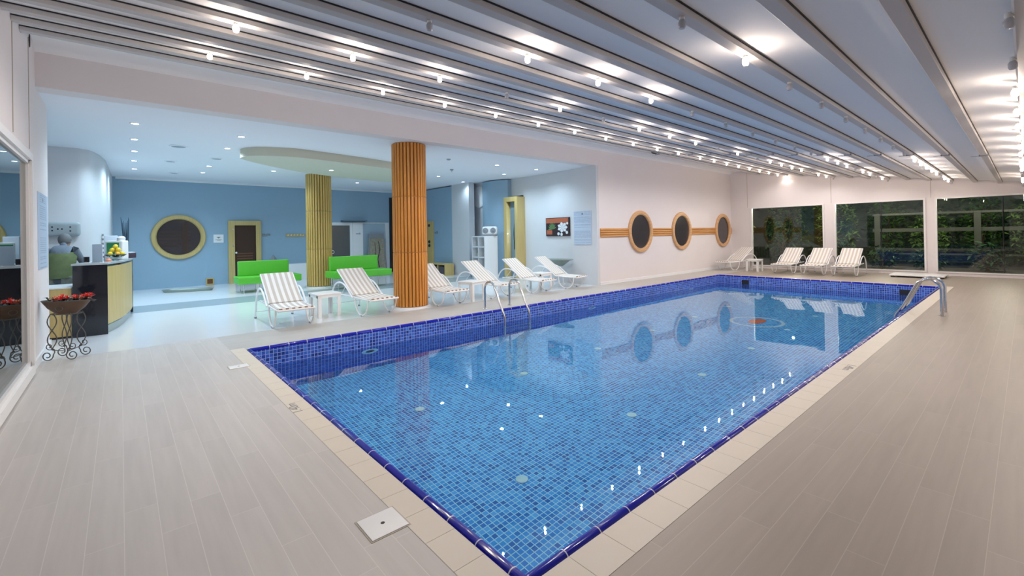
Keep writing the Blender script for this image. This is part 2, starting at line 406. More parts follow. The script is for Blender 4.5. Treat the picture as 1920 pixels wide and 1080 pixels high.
# --- near wall: white stub, head, sill and pane
wn_ = MB()
wn_.box(-9.35, YN-0.25, 0, -7.49, YN, 4.2); wn_.box(-7.49, YN-0.25, 2.52, XR, YN, 4.2); wn_.box(-0.6, YN-0.25, 0, XR, YN, 2.52)
for xs in (-7.6, -6.55, -5.5): wn_.box(xs-0.006, YN, 2.6, xs+0.006, YN+0.006, 3.9, 1)
struct(wn_.build('wall_near', [M['wall'], M['tile_joint']]))
w3 = struct(empty('window_4', (-4, YN, 0)))
fr = MB()
for a in ((-7.48, 0.02, -7.40, 2.52), (-0.68, 0.02, -0.6, 2.52), (-7.40, 2.44, -0.68, 2.52), (-7.40, 0.02, -0.68, 0.12)):
    fr.box(a[0]+4, -0.05, a[1], a[2]+4, 0.045, a[3])
fr.box(-7.39+4, -0.03, 0.12, -7.35+4, 0.02, 2.44); fr.box(-7.39+4, -0.03, 2.40, -0.7+4, 0.02, 2.44); fr.box(-7.39+4, -0.03, 0.12, -0.7+4, 0.02, 0.17)
fr.build('window_frame', M['frame_white'], w3)
p = MB(); p.box(-7.35+4, -0.012, 0.16, -0.7+4, -0.004, 2.41); p.build('pane', M['mirror_win'], w3)
# --- far wall with three windows
fw = MB()
fw.box(XW-0.3, YF, 2.44, XR, YF+0.2, 4.0)
fw.box(XW-0.3, YF, 0, -7.36, YF+0.2, 2.44); fw.box(-4.84, YF, 0.09, -4.54, YF+0.2, 2.44); fw.box(-2.11, YF, 0.09, -1.90, YF+0.2, 2.44)
fw.box(-7.36, YF, 0, XR, YF+0.2, 0.09); fw.box(1.2, YF, 0.09, XR, YF+0.2, 2.44)
for xs in (-7.48, -4.62, -1.98): fw.box(xs-0.006, YF-0.006, 2.44, xs+0.006, YF, 3.9, 1)
struct(fw.build('wall_far', [M['wall'], M['tile_joint']]))
for i, (a, b) in enumerate(((-7.36, -4.84), (-4.54, -2.11), (-1.90, 1.2))):
    wo = struct(empty('window_%d' % (i+1), ((a+b)/2, YF, 0.09))); hw = (b-a)/2
    f = MB(); t = 0.05
    f.box(-hw, -0.03, 0, -hw+t, 0.08, 2.35); f.box(hw-t, -0.03, 0, hw, 0.08, 2.35); f.box(-hw+t, -0.03, 2.35-t, hw-t, 0.08, 2.35); f.box(-hw+t, -0.03, 0, hw-t, 0.08, 0.035)
    f.build('window_frame', M['frame_white'], wo)
    f = MB(); f.box(-hw+t, 0.02, 0.035, hw-t, 0.028, 2.35-t); f.build('pane', M['win'], wo)
# --- right wall
wr = MB(); wr.box(XR, YN, 0, XR+0.2, YF+0.2, 2.8); struct(wr.build('wall_right', M['wall']))
# --- baseboards
b = MB(); b.box(XW, 10.47, 0, XW+0.015, YF, 0.08); struct(b.build('baseboard_left', M['white_trim']))
b = MB(); b.box(-9.35, YN, 0, -7.49, YN+0.02, 0.10); struct(b.build('baseboard_near', M['white_trim']))
# --- pergola ceiling: membrane from beam to beam, cove at the long wall
cm = MB(); xs = []
BX = [-0.495-0.5035*k for k in range(-3, 14)]        # beam centre lines
prof = []
for i in range(len(BX)-1):
    for q in range(6):
        x = BX[i]+(BX[i+1]-BX[i])*q/6; prof.append((x, 0.028*math.sin(PI*q/6)))
prof.append((BX[-1], 0))
pr3 = [(XR+0.2, 0.0)]+prof+[(-7.25, 0.02), (-7.6, 0.05), (-7.85, 0.055), (-8.02, 0.02), (-8.10, -0.03), (-8.16, -0.09)]
ysec = [YN-0.01, 3, 7, YJ, 15, YF+0.01]
vs = []; fs = []
for y in ysec:
    for (x, d) in pr3: vs.append((x, y, zc(x, y)+0.012+d))
n = len(pr3)
for i in range(len(ysec)-1):
    for k in range(n-1): fs.append([i*n+k, i*n+k+1, (i+1)*n+k+1, (i+1)*n+k])
cm.add(vs, fs, 0, True)
top = [(x, y, z+0.3) for x, y, z in vs]; cm.add(top, [f[::-1] for f in fs], 0)
struct(cm.build('ceiling', M['ceil']))
# --- lobby ceiling, walls
c = MB(); c.box(XB-3.2, -2.8, LZ, XW-0.3, 14.2, LZ+0.2); struct(c.build('ceiling', M['ceil_lobby']))
b = MB(); b.box(XB-0.2, -0.4, 0, XB, 9.9, LZ); struct(b.build('wall_back', M['blue']))
b = MB(); b.box(XB, 8.74, 0, XB+0.02, 9.7, 3.2); struct(b.build('dark_opening_panel', M['black']))  # flat black panel painting the darkness of an open passage
b = MB(); b.box(XB, -0.1, LZ-0.06, XB+0.05, 9.7, LZ); struct(b.build('trim_1', M['white_trim']))
b = MB()
poly = [(-13.0, -2.6), (-13.0, -0.66), (-13.12, -0.5), (-13.35, -0.42), (-13.8, -0.33), (-14.6, -0.25), (-18.1, -0.17), (-18.1, -2.6)]
b.prism(poly, 0, LZ); b.box(-13.0, -2.8, 0, -9.35, -2.6, LZ); b.box(-9.5, -2.6, 0, -9.35, YN-0.25, LZ)
struct(b.build('wall_reception', M['wall_lobby']))
# side wall with blue stretch, white pier, curved blue screen wall, white wall
b = MB(); b.box(XB, 9.7, 0, -14.65, 9.95, LZ-0.04); struct(b.build('wall_side', M['blue']))
b = MB(); b.box(-14.65, 9.7, 0, -13.52, 9.95, LZ); b.box(-14.6, 10.25, 0, -13.36, 10.45, LZ)
struct(b.build('wall_side', M['wall_lobby']))
b = MB(); n = 14; poly = []
for i in range(n+1):
    x = -13.35+1.4*i/n; poly.append((x, 9.98+0.28*((i-n*0.45)/(n*0.55))**2*(1 if i > n*0.45 else 1.2)))
b.prism(poly+[(-11.95, 10.9), (-13.35, 10.9)], 0, LZ-0.03, smooth=True); struct(b.build('wall_side', M['blue']))
b = MB()
b.box(-11.32, 10.42, 0, XW-0.3, 10.75, LZ); b.box(-12.35, 10.42, 2.86, -11.32, 10.75, LZ); b.box(-12.35, 10.42, 0, -12.2, 10.75, 2.86)
b.box(-9.12, 10.36, 0, XW-0.001, 10.47, LZ)
struct(b.build('wall_side', M['wall_lobby']))

# --- far-right wood framed door in the side wall
d = struct(empty('door_4', (-11.45, 10.10, 0)))
f = MB(); f.box(-0.49, -0.06, 0, -0.34, 0.32, 2.80, bev=0.006); f.box(0.08, -0.06, 0, 0.20, 0.32, 2.80, bev=0.006); f.box(-0.34, -0.06, 2.64, 0.08, 0.32, 2.80, bev=0.006)
f.build('door_frame', M['pale_wood'], d)
f = MB(); f.box(-0.34, 0.12, 0, 0.08, 0.14, 2.64); f.build('door_glass', mat('blue_frosted_door', (0.20, 0.30, 0.38), 0.2), d)
f = MB()
for k, (dx, dz, r) in enumerate(((0, 0, 0.018), (0.02, 0.12, 0.02), (-0.02, -0.15, 0.02), (0.04, 0.25, 0.012), (-0.05, 0.18, 0.012))):
    f.tube([(dx-0.13, 0.105, 1.15+dz), (dx-0.11, 0.105, 1.4+dz), (dx-0.08, 0.105, 1.7+dz)], [r*.4, r, r*.2], 6)
f.build('door_motif', mat('dark_green_motif', (0.03, 0.09, 0.08), 0.5), d)

# ================================================================== POOL
pool = empty('swimming_pool', ((PX0+PX1)/2, PY0, 0)); tag(pool, 'long rectangular blue mosaic swimming pool sunk in the deck', 'swimming pool')
OX, OY = (PX0+PX1)/2, PY0
def pb(mb, name, m, par=pool):
    mb.v = [(x-OX, y-OY, z) for x, y, z in mb.v]; q = mb.build(name, m, par); q.cycles.is_caustics_receiver = True; return q
b = MB(); T = 0.15
b.box(PX0-T, PY0-T, PZ, PX0, PY1+T, -0.03); b.box(PX1, PY0-T, PZ, PX1+T, PY1+T, -0.03)
b.box(PX0, PY0-T, PZ, PX1, PY0, -0.03); b.box(PX0, PY1, PZ, PX1, PY1+T, -0.03)
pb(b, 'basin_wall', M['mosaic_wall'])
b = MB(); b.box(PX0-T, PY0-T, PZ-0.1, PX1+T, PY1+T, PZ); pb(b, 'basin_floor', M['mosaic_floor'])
# nosing: glazed rounded tiles, joint rings
def nose_line(p0, p1):
    p0, p1 = Vector(p0), Vector(p1); L = (p1-p0).length; d = (p1-p0)/L; b = MB()
    b.tube([p0, p1], 0.031, 16); nj = int(L/0.2485)
    for k in range(nj+1):
        q = p0+d*(k*0.2485); b.tube([q-d*0.003, q+d*0.003], 0.0325, 16, mi=1)
    return b
cxo = e-0.003
for a, c_ in (((PX0-cxo, PY0-cxo, -0.018), (PX1+cxo, PY0-cxo, -0.018)), ((PX1+cxo, PY0-cxo, -0.018), (PX1+cxo, PY1+cxo, -0.018)),
              ((PX0-cxo, PY0-cxo, -0.018), (PX0-cxo, PY1+cxo, -0.018)), ((PX0-cxo, PY1+cxo, -0.018), (PX1+cxo, PY1+cxo, -0.018))):
    pb(nose_line(a, c_), 'nosing', [M['nosing'], mat('white_joint', (0.75, 0.76, 0.85), 0.5)])
# cream coping tiles with joints
b = MB(); s = 0.2485; y = PY0-cxo
def ctile(x0, y0, x1, y1): b.box(x0+0.0012, y0+0.0012, -0.1, x1-0.0012, y1-0.0012, 0.0015)
while y < by1:
    ctile(ox1, max(y, by0), bx1, min(y+s, by1)); y += s
ctile(ox1, by0, bx1, PY0-cxo)
x = PX1+cxo
while x > ox0+0.01:
    x2 = max(x-s, ox0-0.12 if x-s < ox0+0.1 else x-s); ctile(x2, by0, min(x, ox1), oy0); ctile(max(x2, ox0), oy1, x, by1); x -= s
b.box(ox0-0.1, by0, -0.11, bx1, oy0, -0.001, 1); b.box(ox1, oy0, -0.11, bx1, by1, -0.001, 1); b.box(ox0, oy1, -0.11, ox1, by1, -0.001, 1)
pb(b, 'coping_tiles', [M['cream_tile'], M['tile_joint']])
# fittings on the pool floor and walls
for i in range(7):
    for X in (-3.2, -5.13):
        b = MB(); b.lathe([(0.06, 0), (0.06, 0.012), (0.05, 0.018), (0.0001, 0.018)], X, 2.86+1.81*i, PZ, 24); pb(b, 'floor_inlet', M['disc'])
for yy in (3.0, 8.6, 13.5):
    b = MB(); b.lathe([(0.075, 0), (0.13, 0), (0.14, 0.012), (0.12, 0.022), (0.075, 0.018), (0.075, 0)], 0, 0, 0, 28, mtx=Matrix.Translation((PX0, yy, -0.52)) @ Matrix.Rotation(PI/2, 4, 'Y')); b.lathe([(0.075, 0.002), (0.0, 0.002)], 0, 0, 0, 28, mi=1, mtx=Matrix.Translation((PX0, yy, -0.52)) @ Matrix.Rotation(PI/2, 4, 'Y'))
    pb(b, 'wall_lamp', [M['disc'], M['art_green']])
for xx in (-6.12, -2.13):
    b = MB(); b.box(xx-0.11, PY1-0.012, -0.27, xx+0.11, PY1-0.001, -0.12); pb(b, 'skimmer_opening', M['grille'])
b = MB(); b.lathe([(0.54, 0.0), (0.54, 0.006), (0.47, 0.006), (0.47, 0), (0.54, 0.0)], -3.92, 10.47, PZ+0.002, 48, mi=0, smooth=False, caps=False); pb(b, 'mosaic_ring', M['ring_pale'])
b = MB(); b.lathe([(0.0001, 0.006), (0.22, 0.006), (0.22, 0)], -3.93, 10.53, PZ+0.001, 32, sx=0.7, sy=1.3, smooth=False); pb(b, 'mosaic_medallion', M['ring_orange'])
# printed depth figures
def text_mesh(txt, size, loc, rz, m, parent, name='depth_figure', rx=0.0):
    cu = bpy.data.curves.new('txt', 'FONT'); cu.body = txt; cu.size = size; cu.extrude = 0.0004; cu.align_x = 'CENTER'; cu.align_y = 'CENTER'
    o = bpy.data.objects.new('txt', cu); C.objects.link(o)
    me = bpy.data.meshes.new_from_object(o.evaluated_get(bpy.context.evaluated_depsgraph_get())); bpy.data.objects.remove(o); bpy.data.curves.remove(cu)
    me.materials.clear(); me.materials.append(m); q = bpy.data.objects.new(name, me); C.objects.link(q)
    q.location = loc; q.rotation_euler = (rx, 0, rz)
    if parent: q.parent = parent
    return q
text_mesh('1.40m', 0.11, (-4.29-OX, 1.15-OY, 0.002), PI, M['ink'], pool)
text_mesh('1.40m', 0.11, (-1.29-OX, 5.93-OY, 0.002), -PI/2, M['ink'], pool)
# water
nx, ny = 2, 2
b = MB(); b.quad((PX0, PY0, WZ), (PX1, PY0, WZ), (PX1, PY1, WZ), (PX0, PY1, WZ)); wt = b.build('pool_water', M['water']); wt.cycles.is_caustics_caster = True
tag(wt, 'clear still water filling the blue mosaic pool', 'water', kind='stuff')

# white skimmer lids in the near deck
def lid(x, y, L, W, label):
    t = empty('skimmer_lid', (x, y, 0.0)); tag(t, label, 'access cover')
    f = MB(); f.box(-L/2-0.008, -W/2-0.008, -0.004, L/2+0.008, W/2+0.008, 0.0022); f.build('recess_frame', M['tile_joint'], t)
    f = MB(); f.box(-L/2, -W/2, 0.0, L/2, W/2, 0.0055, bev=0.002); f.build('cover', M['white_plastic'], t)
    f = MB(); f.lathe([(0.0001, 0.0005), (0.011, 0.0005), (0.011, 0)], 0, 0, 0.0055, 14); f.build('finger_hole', M['black'], t)
lid(-2.24, 1.02, 0.20, 0.20, 'white square skimmer lid with dark finger hole in the near coping')
lid(-6.15, 1.04, 0.15, 0.20, 'small white skimmer lid near the far left pool corner')

# ladders
def ladder(loc, rz, label, h=0.56, sp=0.6, back=0.62):
    t = empty('pool_ladder', loc, rz); tag(t, label, 'pool ladder', 'steel pool ladders')
    # local: x toward the water, rails at y = +-sp/2, foot on the deck at x = 0
    for s_ in (-1, 1):
        y = s_*sp/2; pts = [(0, y, 0), (0, y, h*0.72)]
        for k in range(1, 9):
            a = PI-(PI*0.80)*k/8; pts.append((0.17+0.17*math.cos(a), y, h*0.72+0.155*math.sin(a)))
        px, pz = pts[-1][0], pts[-1][2]
        pts += [(back*0.80, y, 0.12), (back-0.03, y, -0.03), (back, y, -0.12), (back, y, -1.0)]
        f = MB(); f.tube(pts, 0.0225, 12); f.build('rail', M['chrome'], t)
        f = MB(); f.lathe([(0.048, 0.0005), (0.048, 0.006), (0.026, 0.016), (0.021, 0.016)], 0, y, 0, 18); f.build('deck_flange', M['chrome'], t)
    for k in range(3):
        f = MB(); f.box(back-0.04, -sp/2, -0.42-0.25*k, back+0.04, sp/2, -0.395-0.25*k, bev=0.006); f.build('step', M['chrome'], t)
ladder((-7.30, 5.93, 0), 0, 'stainless ladder on the lobby side of the pool', 0.56, 0.66, 0.62)
ladder((-0.97, 10.73, 0), PI, 'stainless ladder on the right side of the pool near the windows', 0.62, 0.50, 0.62)

# ================================================================== COLUMNS
def column(x, y, r, slat, label, joints, zt):
    t = empty('slatted_column', (x, y, 0)); tag(t, label, 'column', 'wood slatted round columns'); gap = M['slat_gap'] if slat is M['orange_slat'] else M['slat_gap2']
    f = MB(); f.lathe([(r+0.05, 0), (r+0.05, 0.025), (r+0.03, 0.03), (0.1, 0.03)], 0, 0, 0, 48); f.build('base_ring', M['white_trim'], t)
    f = MB(); f.lathe([(r-0.044, 0.03), (r-0.044, zt)], 0, 0, 0, 48); f.build('core', gap, t)
    zs = [0.035]+joints+[zt]; N = 30
    for a, b_ in zip(zs[:-1], zs[1:]):
        f = MB()
        for k in range(N):
            an = 2*PI*(k+0.5)/N; w_ = 2*PI*r/N*0.66
            f.box(r-0.045, -w_/2, a+0.006, r, w_/2, b_-0.006, bev=0.010, mtx=Matrix.Rotation(an, 4, 'Z'))
        f.build('slat_ring', slat, t)
        if b_ < zt:
            f = MB(); f.lathe([(r-0.044, b_-0.008), (r-0.008, b_-0.008), (r-0.008, b_+0.008), (r-0.044, b_+0.008)], 0, 0, 0, 48); f.build('joint_ring', gap, t)
column(-8.715, 4.69, 0.36, M['orange_slat'], 'orange slatted round column at the edge of the pool deck', [1.17, 2.34], LZ)
column(-14.47, 4.66, 0.37, M['gold_slat'], 'golden slatted round column standing between the two green sofas', [1.17, 2.33], LZ)

# dropped oval ceiling raft
t = empty('ceiling_raft', (-12.1, 4.5, 3.28)); tag(t, 'oval cream ceiling raft dropped below the lobby ceiling', 'ceiling panel')
ctl = [(-11.15,1.98),(-10.75,2.2),(-10.5,2.7),(-10.47,3.1),(-10.6,3.9),(-10.75,4.7),(-10.95,5.4),(-11.3,6.1),(-11.8,6.7),(-12.4,7.05),(-13.0,7.1),(-13.45,6.8),(-13.55,6.3),(-13.4,5.4),(-13.1,4.5),(-12.7,3.59),(-12.25,2.95),(-11.82,2.45),(-11.45,2.1)]
pts = []; n = len(ctl)
for i in range(n):
    p0, p1, p2, p3 = (Vector(ctl[(i+k) % n]) for k in (-1, 0, 1, 2))
    for q in range(4):
        u = q/4; v_ = 0.5*((2*p1)+(-p0+p2)*u+(2*p0-5*p1+4*p2-p3)*u*u+(-p0+3*p1-3*p2+p3)*u**3); pts.append((v_.x+12.1, v_.y-4.5))
f = MB(); f.prism(pts, 0.0, LZ-3.28, smooth=True); f.build('raft_body', M['cream_ceiling'], t)

# ================================================================== LAMPS
def bulb(x, y, lit, label, wt=1.0):
    t = empty('ceiling_bulb', (x, y, zc(x, y)-0.028)); t.name = 'ceiling_bulb'
    tag(t, label, 'light bulb', 'bulbs under the pool ceiling')
    f = MB(); f.lathe([(0.019, 0), (0.019, -0.022), (0.014, -0.03), (0.0001, -0.03)][::-1], 0, 0, 0, 12); f.build('socket', M['white_plastic'], t)
    f = MB(); f.lathe([(0.0001, -0.092), (0.018, -0.088), (0.025, -0.075), (0.025, -0.045), (0.017, -0.03), (0.0001, -0.0298)], 0, 0, 0, 14); f.build('bulb_glass', M['bulb'] if lit else M['bulb_off'], t)
    if lit:
        point((x, y, zc(x, y)-0.028-0.125), GLOW_W*(0.65 if y > YJ else 1.0)*(0.04 if y > 19 else 1.0), (1.0, 0.82, 0.70), 0.012)
        spot((x, y, zc(x, y)-0.028-0.13), BULB_W*wt, BULB_C, ang=2.95, r=0.02, blend=0.5, caus=True)
near = [0.78+1.037*n for n in range(11)]; far = [12.35+0.857*m for m in range(9)]
ROWS = {11: ('lobby', [1]*11, [1]*9), 8: ('second', [1, 1, 1, 0, 1, 0, 1, 1, 1, 0, 1], [0, 1, 1, 1, 1, 0, 1, 1, 0]),
        5: ('middle', [0, 0, 1, 1, 1, 0, 0, 0, 0, 0, 0], [1, 1, 1, 0, 1, 1, 0, 1, 0]),
        2: ('fourth', [0, 0, 0, 1, 0, 0, 0, 0, 0, 0, 0], [1, 1, 1, 1, 1, 0, 1, 1, 0]),
        -1: ('right', [0, 0, 0, 0, 0, 1, 1, 1, 1, 1, 1], [1, 1, 1, 0, 0, 1, 1, 0, 0])}
RN = {11: 'row nearest the lobby', 8: 'second row from the lobby', 5: 'middle row over the pool', 2: 'row left of the rightmost', -1: 'rightmost row at the frame edge'}
RX = {11: -6.03, 8: -4.52, 5: -3.01, 2: -1.50, -1: -0.05}
for k, (nm, a, c_) in ROWS.items():
    cnt = {1: 0, 0: 0}
    for y, lit in list(zip(near, a))+list(zip(far, c_)):
        if k == -1 and y < 3: continue
        if k == 2 and y < 2: continue
        o = cnt[lit]; cnt[lit] += 1
        bulb(RX[k], y, lit, '%s %s bulb from the camera in the %s' % (ORD[o], 'lit warm' if lit else 'unlit', RN[k]), {11: 1.5, 8: 1.5, 5: 1.1, 2: 0.7, -1: 0.5}[k]*(1.0 if y < YJ else 0.62 if y < 19 else 0.10))
# recessed downlights
DL = [(-9.73, 0.2), (-11.26, 0.22), (-12.73, 0.25), (-14.25, 0.27), (-15.83, 0.30), (-9.83, 1.76), (-11.27, 1.75), (-14.23, 1.79), (-15.68, 1.82),
      (-14.27, 3.35), (-15.73, 6.41), (-12.67, 7.89), (-13.5, 9.45), (-9.74, 7.98), (-11.07, 9.36), (-9.71, 9.49)]
DLN = ['first and nearest the opening in the row over the reception desk', 'second from the opening in the row over the desk', 'third in the row over the reception desk',
       'fourth in the row over the reception desk', 'last before the blue wall in the row over the desk', 'left of the cream raft and nearest the opening', 'beside the left tip of the cream raft',
       'second from the blue wall above the round window', 'closest to the blue wall above the round window', 'just left of the golden column top', 'behind the cream raft left of the orange column',
       'right of the orange column over the lobby', 'farthest over the white shelf unit', 'over the fourth lounger near the opening', 'over the wood framed door', 'over the last lobby lounger by the picture wall',]
for (x, y), s_ in zip(DL, DLN):
    t = empty('ceiling_downlight', (x, y, LZ)); tag(t, 'round recessed downlight, '+s_, 'ceiling light', 'lobby downlights')
    f = MB(); f.lathe([(0.05, 0), (0.075, 0), (0.07, -0.012), (0.052, -0.008), (0.05, 0)], 0, 0, 0, 20); f.build('trim_ring', M['white_metal'], t)
    f = MB(); f.lathe([(0.0001, -0.004), (0.052, -0.004), (0.052, 0)], 0, 0, 0, 20); f.build('lens', M['dl'], t)
    spot((x, y, LZ-0.03), LOBBY_W*(0.35 if (x, y) == (-13.5, 9.45) else 1.0), LOBBY_C)
# one flush lamp and a vent set in the raft
t = empty('ceiling_downlight', (-11.95, 4.18, 3.28)); tag(t, 'round recessed downlight set in the cream raft above the golden column', 'ceiling light', 'lobby downlights')
f = MB(); f.lathe([(0.05, 0), (0.075, 0), (0.07, -0.012), (0.052, -0.008), (0.05, 0)], 0, 0, 0, 20); f.build('trim_ring', M['white_metal'], t)
f = MB(); f.lathe([(0.0001, -0.004), (0.052, -0.004), (0.052, 0)], 0, 0, 0, 20); f.build('lens', M['dl'], t)
spot((-11.95, 4.18, 3.25), LOBBY_W, LOBBY_C)
# ceiling vents and detector
for x, y, s_ in ((-11.58, 0.93, 'nearest round ceiling vent'), (-13.87, 0.95, 'middle round ceiling vent'), (-16.2, 1.19, 'round ceiling vent nearest the blue wall'), (-12.83, 1.77, 'small round ceiling vent beside the downlights')):
    f = MB(); r = 0.16 if x > -12 else 0.12
    f.lathe([(0.0001, -0.012), (r*0.55, -0.012), (r*0.6, -0.004), (r*0.75, -0.004), (r*0.8, -0.016), (r, -0.012), (r, 0)], 0, 0, 0, 28)
    v = f.build('ceiling_vent', M['ceil_lobby'], loc=(x, y, LZ)); tag(v, s_+' left of the cream raft', 'ceiling vent', 'round ceiling vents')
    f = MB(); f.lathe([(r*0.56, -0.013), (r*0.78, -0.013), (r*0.78, -0.0125), (r*0.56, -0.0125), (r*0.56, -0.013)], 0, 0, 0, 28); f.build('vent_slot', M['vent'], v)
f = MB(); f.lathe([(0.0001, -0.05), (0.03, -0.045), (0.05, -0.02), (0.055, 0)], 0, 0, 0, 20); f.tube([(0, 0, -0.05), (0, 0, -0.09)], 0.008, 8)
tag(f.build('smoke_detector', M['vent'], loc=(-11.13, 7.39, LZ)), 'small grey detector on the lobby ceiling right of the orange column', 'smoke detector')
f = MB(); f.lathe([(0.0001, -0.03), (0.04, -0.028), (0.06, 0)], 0, 0, 0, 20)
tag(f.build('smoke_detector', M['vent'], loc=(-9.7, 6.35, LZ)), 'flat round detector nearest the header right of the orange column', 'smoke detector')

# ceiling beams
def beam(x, label=None):
    t = empty('ceiling_beam', (x, 0, 0)); tag(t, 'long grey beam crossing under the white pool hall ceiling', 'beam', 'beams of the pool hall ceiling')
    f = MB(); hw, d = 0.048, 0.040
    def sec(y): z = zc(x, y); return [(-hw, y, z+0.03), (-hw, y, z-d+0.012), (-hw+0.012, y, z-d), (hw-0.004, y, z-d), (hw, y, z-d+0.006), (hw, y, z+0.03)]
    ss = [sec(YN+0.002), sec(YJ), sec(YF-0.002)]; vs = [q for s_ in ss for q in s_]; fs = []
    for i in range(2):
        for k in range(6): fs.append([i*6+k, i*6+(k+1) % 6, (i+1)*6+(k+1) % 6, (i+1)*6+k])
    fs += [list(range(6)), [12+k for k in range(6)]]
    f.add(vs, fs); f.build('beam_profile', M['beam'], t)
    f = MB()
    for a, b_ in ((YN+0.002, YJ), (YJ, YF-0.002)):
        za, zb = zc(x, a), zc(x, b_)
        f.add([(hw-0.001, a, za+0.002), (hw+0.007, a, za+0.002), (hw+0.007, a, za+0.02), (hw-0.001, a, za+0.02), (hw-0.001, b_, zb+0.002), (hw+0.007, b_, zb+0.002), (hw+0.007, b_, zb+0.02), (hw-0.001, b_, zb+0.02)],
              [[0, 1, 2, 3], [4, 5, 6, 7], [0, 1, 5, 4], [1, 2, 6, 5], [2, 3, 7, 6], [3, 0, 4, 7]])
    f.build('shadow_strip', M['black'], t)  # black strip painting the shadow line between beam and membrane
    f = MB(); z = zc(x, YJ); f.box(-hw-0.012, YJ-0.03, z-d-0.012, hw+0.02, YJ+0.03, z-d+0.02, bev=0.004); f.build('bracket', M['foot_cap'], t)
    f = MB(); z = zc(x, YJ); f.tube([(-hw, YJ, z-d-0.005), (-hw-0.12, YJ-0.01, z-d-0.002)], 0.004, 6); f.build('cable_stub', M['foot_cap'], t)
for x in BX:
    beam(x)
# end plates and dark vent on the near wall top, dark hole in the cove
f = MB(); f.lathe([(0.0001, 0.006), (0.05, 0.006), (0.055, 0)], 0, 0, 0, 20, sx=0.45, sy=1.5, mtx=Matrix.Rotation(-PI/2, 4, 'X'))
tag(f.build('vent_cap', M['black'], loc=(-7.69, YN+0.004, 3.89)), 'small black oval cap high on the near wall below the beams', 'vent cap')
f = MB(); f.tube([(0, -0.16, 0.0), (0.02, -0.05, -0.02), (0.03, 0.06, -0.02), (0.03, 0.16, 0.0)], [0.004, 0.022, 0.018, 0.004], 8)
tag(f.build('ceiling_hook', M['black'], loc=(-7.0, 11.55, zc(-7.0, 11.5)-0.02)), 'curved black clip hanging at the ceiling edge above the picture wall', 'clip')

# ================================================================== PORTHOLES
def porthole(x, y, z, r, m, label, depth, cat='window', glass='dark_glass', ry=None, ex=1.0):
    t = empty('round_window', (x, y, z)); tag(t, label, cat)
    mt = Matrix.Rotation(PI/2, 4, 'Y')
    f = MB(); f.lathe([(r*0.80, 0.0), (r*0.80, depth*0.6), (r*0.84, depth), (r*0.97, depth), (r, depth*0.7), (r, 0), (r*0.80, 0)], 0, 0, 0, 64, mtx=mt); f.build('ring_frame', m, t)
    f = MB(); f.lathe([(0.0001, 0.012), (r*0.81, 0.012), (r*0.81, 0)], 0, 0, 0, 64, mtx=mt); f.build('glass', M[glass], t)
    return t
for i, (yy, s_) in enumerate(((12.55, 'nearest the lobby'), (15.15, 'in the middle of the three'), (18.47, 'nearest the far wall'))):
    porthole(XW, yy, 1.535, 0.67, M['ring_wood'], 'round dark window with orange wood ring, '+s_, 0.07)
for a, b_, s_ in ((10.50, 12.55-0.668, 'between the lobby opening and the first round window'), (12.55+0.668, 15.15-0.668, 'between the first and second round windows'), (15.15+0.668, 18.47-0.668, 'between the second and third round windows'), (18.47+0.668, 19.28, 'between the third round window and the corner')):
    f = MB()
    for k in range(4): f.box(0.0, a, -0.13+0.068*k, 0.03, b_, -0.13+0.068*k+0.056, bev=0.008)
    f.box(0, a, -0.13, 0.006, b_, 0.13, 1)
    tag(f.build('wood_band', [M['band_wood'], M['slat_gap']], loc=(XW, 0, 1.515)), 'orange slatted wood band '+s_, 'wall trim', 'wood bands of the white wall')
pw = porthole(XB, 1.43, 1.62, 0.72, M['pale_wood'], 'large round dark window with golden ring in the blue wall', 0.09, ex=1)
# sauna interior seen in it: bench slats kept inside the ring
f = MB()
for k in range(5): f.box(0.013, -0.5, -0.30+0.11*k, 0.016, 0.32, -0.25+0.11*k)
f.box(0.013, 0.08, -0.5, 0.02, 0.24, 0.45); f.build('bench_slats', M['dark_brown'], pw)

# ================================================================== BACK WALL THINGS
def on_back(name, y, z): return empty(name, (XB, y, z))
d = struct(empty('door_1', (XB, 3.285, 0)))
f = MB(); f.box(0, -0.50, 0, 0.09, -0.31, 2.16, bev=0.006); f.box(0, 0.34, 0, 0.09, 0.50, 2.16, bev=0.006); f.box(0, -0.31, 2.0, 0.09, 0.34, 2.16, bev=0.006); f.build('door_frame', M['pale_wood'], d)
f = MB(); f.box(0.004, -0.31, 0, 0.02, 0.34, 2.0); f.build('door_glass', M['dark_brown'], d)
f = MB()
for k in range(6): f.box(0.021, -0.24, 0.55+0.09*k, 0.026, 0.24, 0.585+0.09*k)
f.build('sauna_bench', M['sauna_slat'], d)
f = MB(); f.sphere((0.07, -0.27, 1.05), 0.035); f.tube([(0.02, -0.27, 1.05), (0.07, -0.27, 1.05)], 0.012, 8); f.build('door_knob', M['white_metal'], d)
for zz in (1.3, 1.85): f = MB(); f.box(0.09, -0.38, zz-0.03, 0.10, -0.34, zz+0.03, bev=0.004); f.build('hinge', M['chrome'], d)
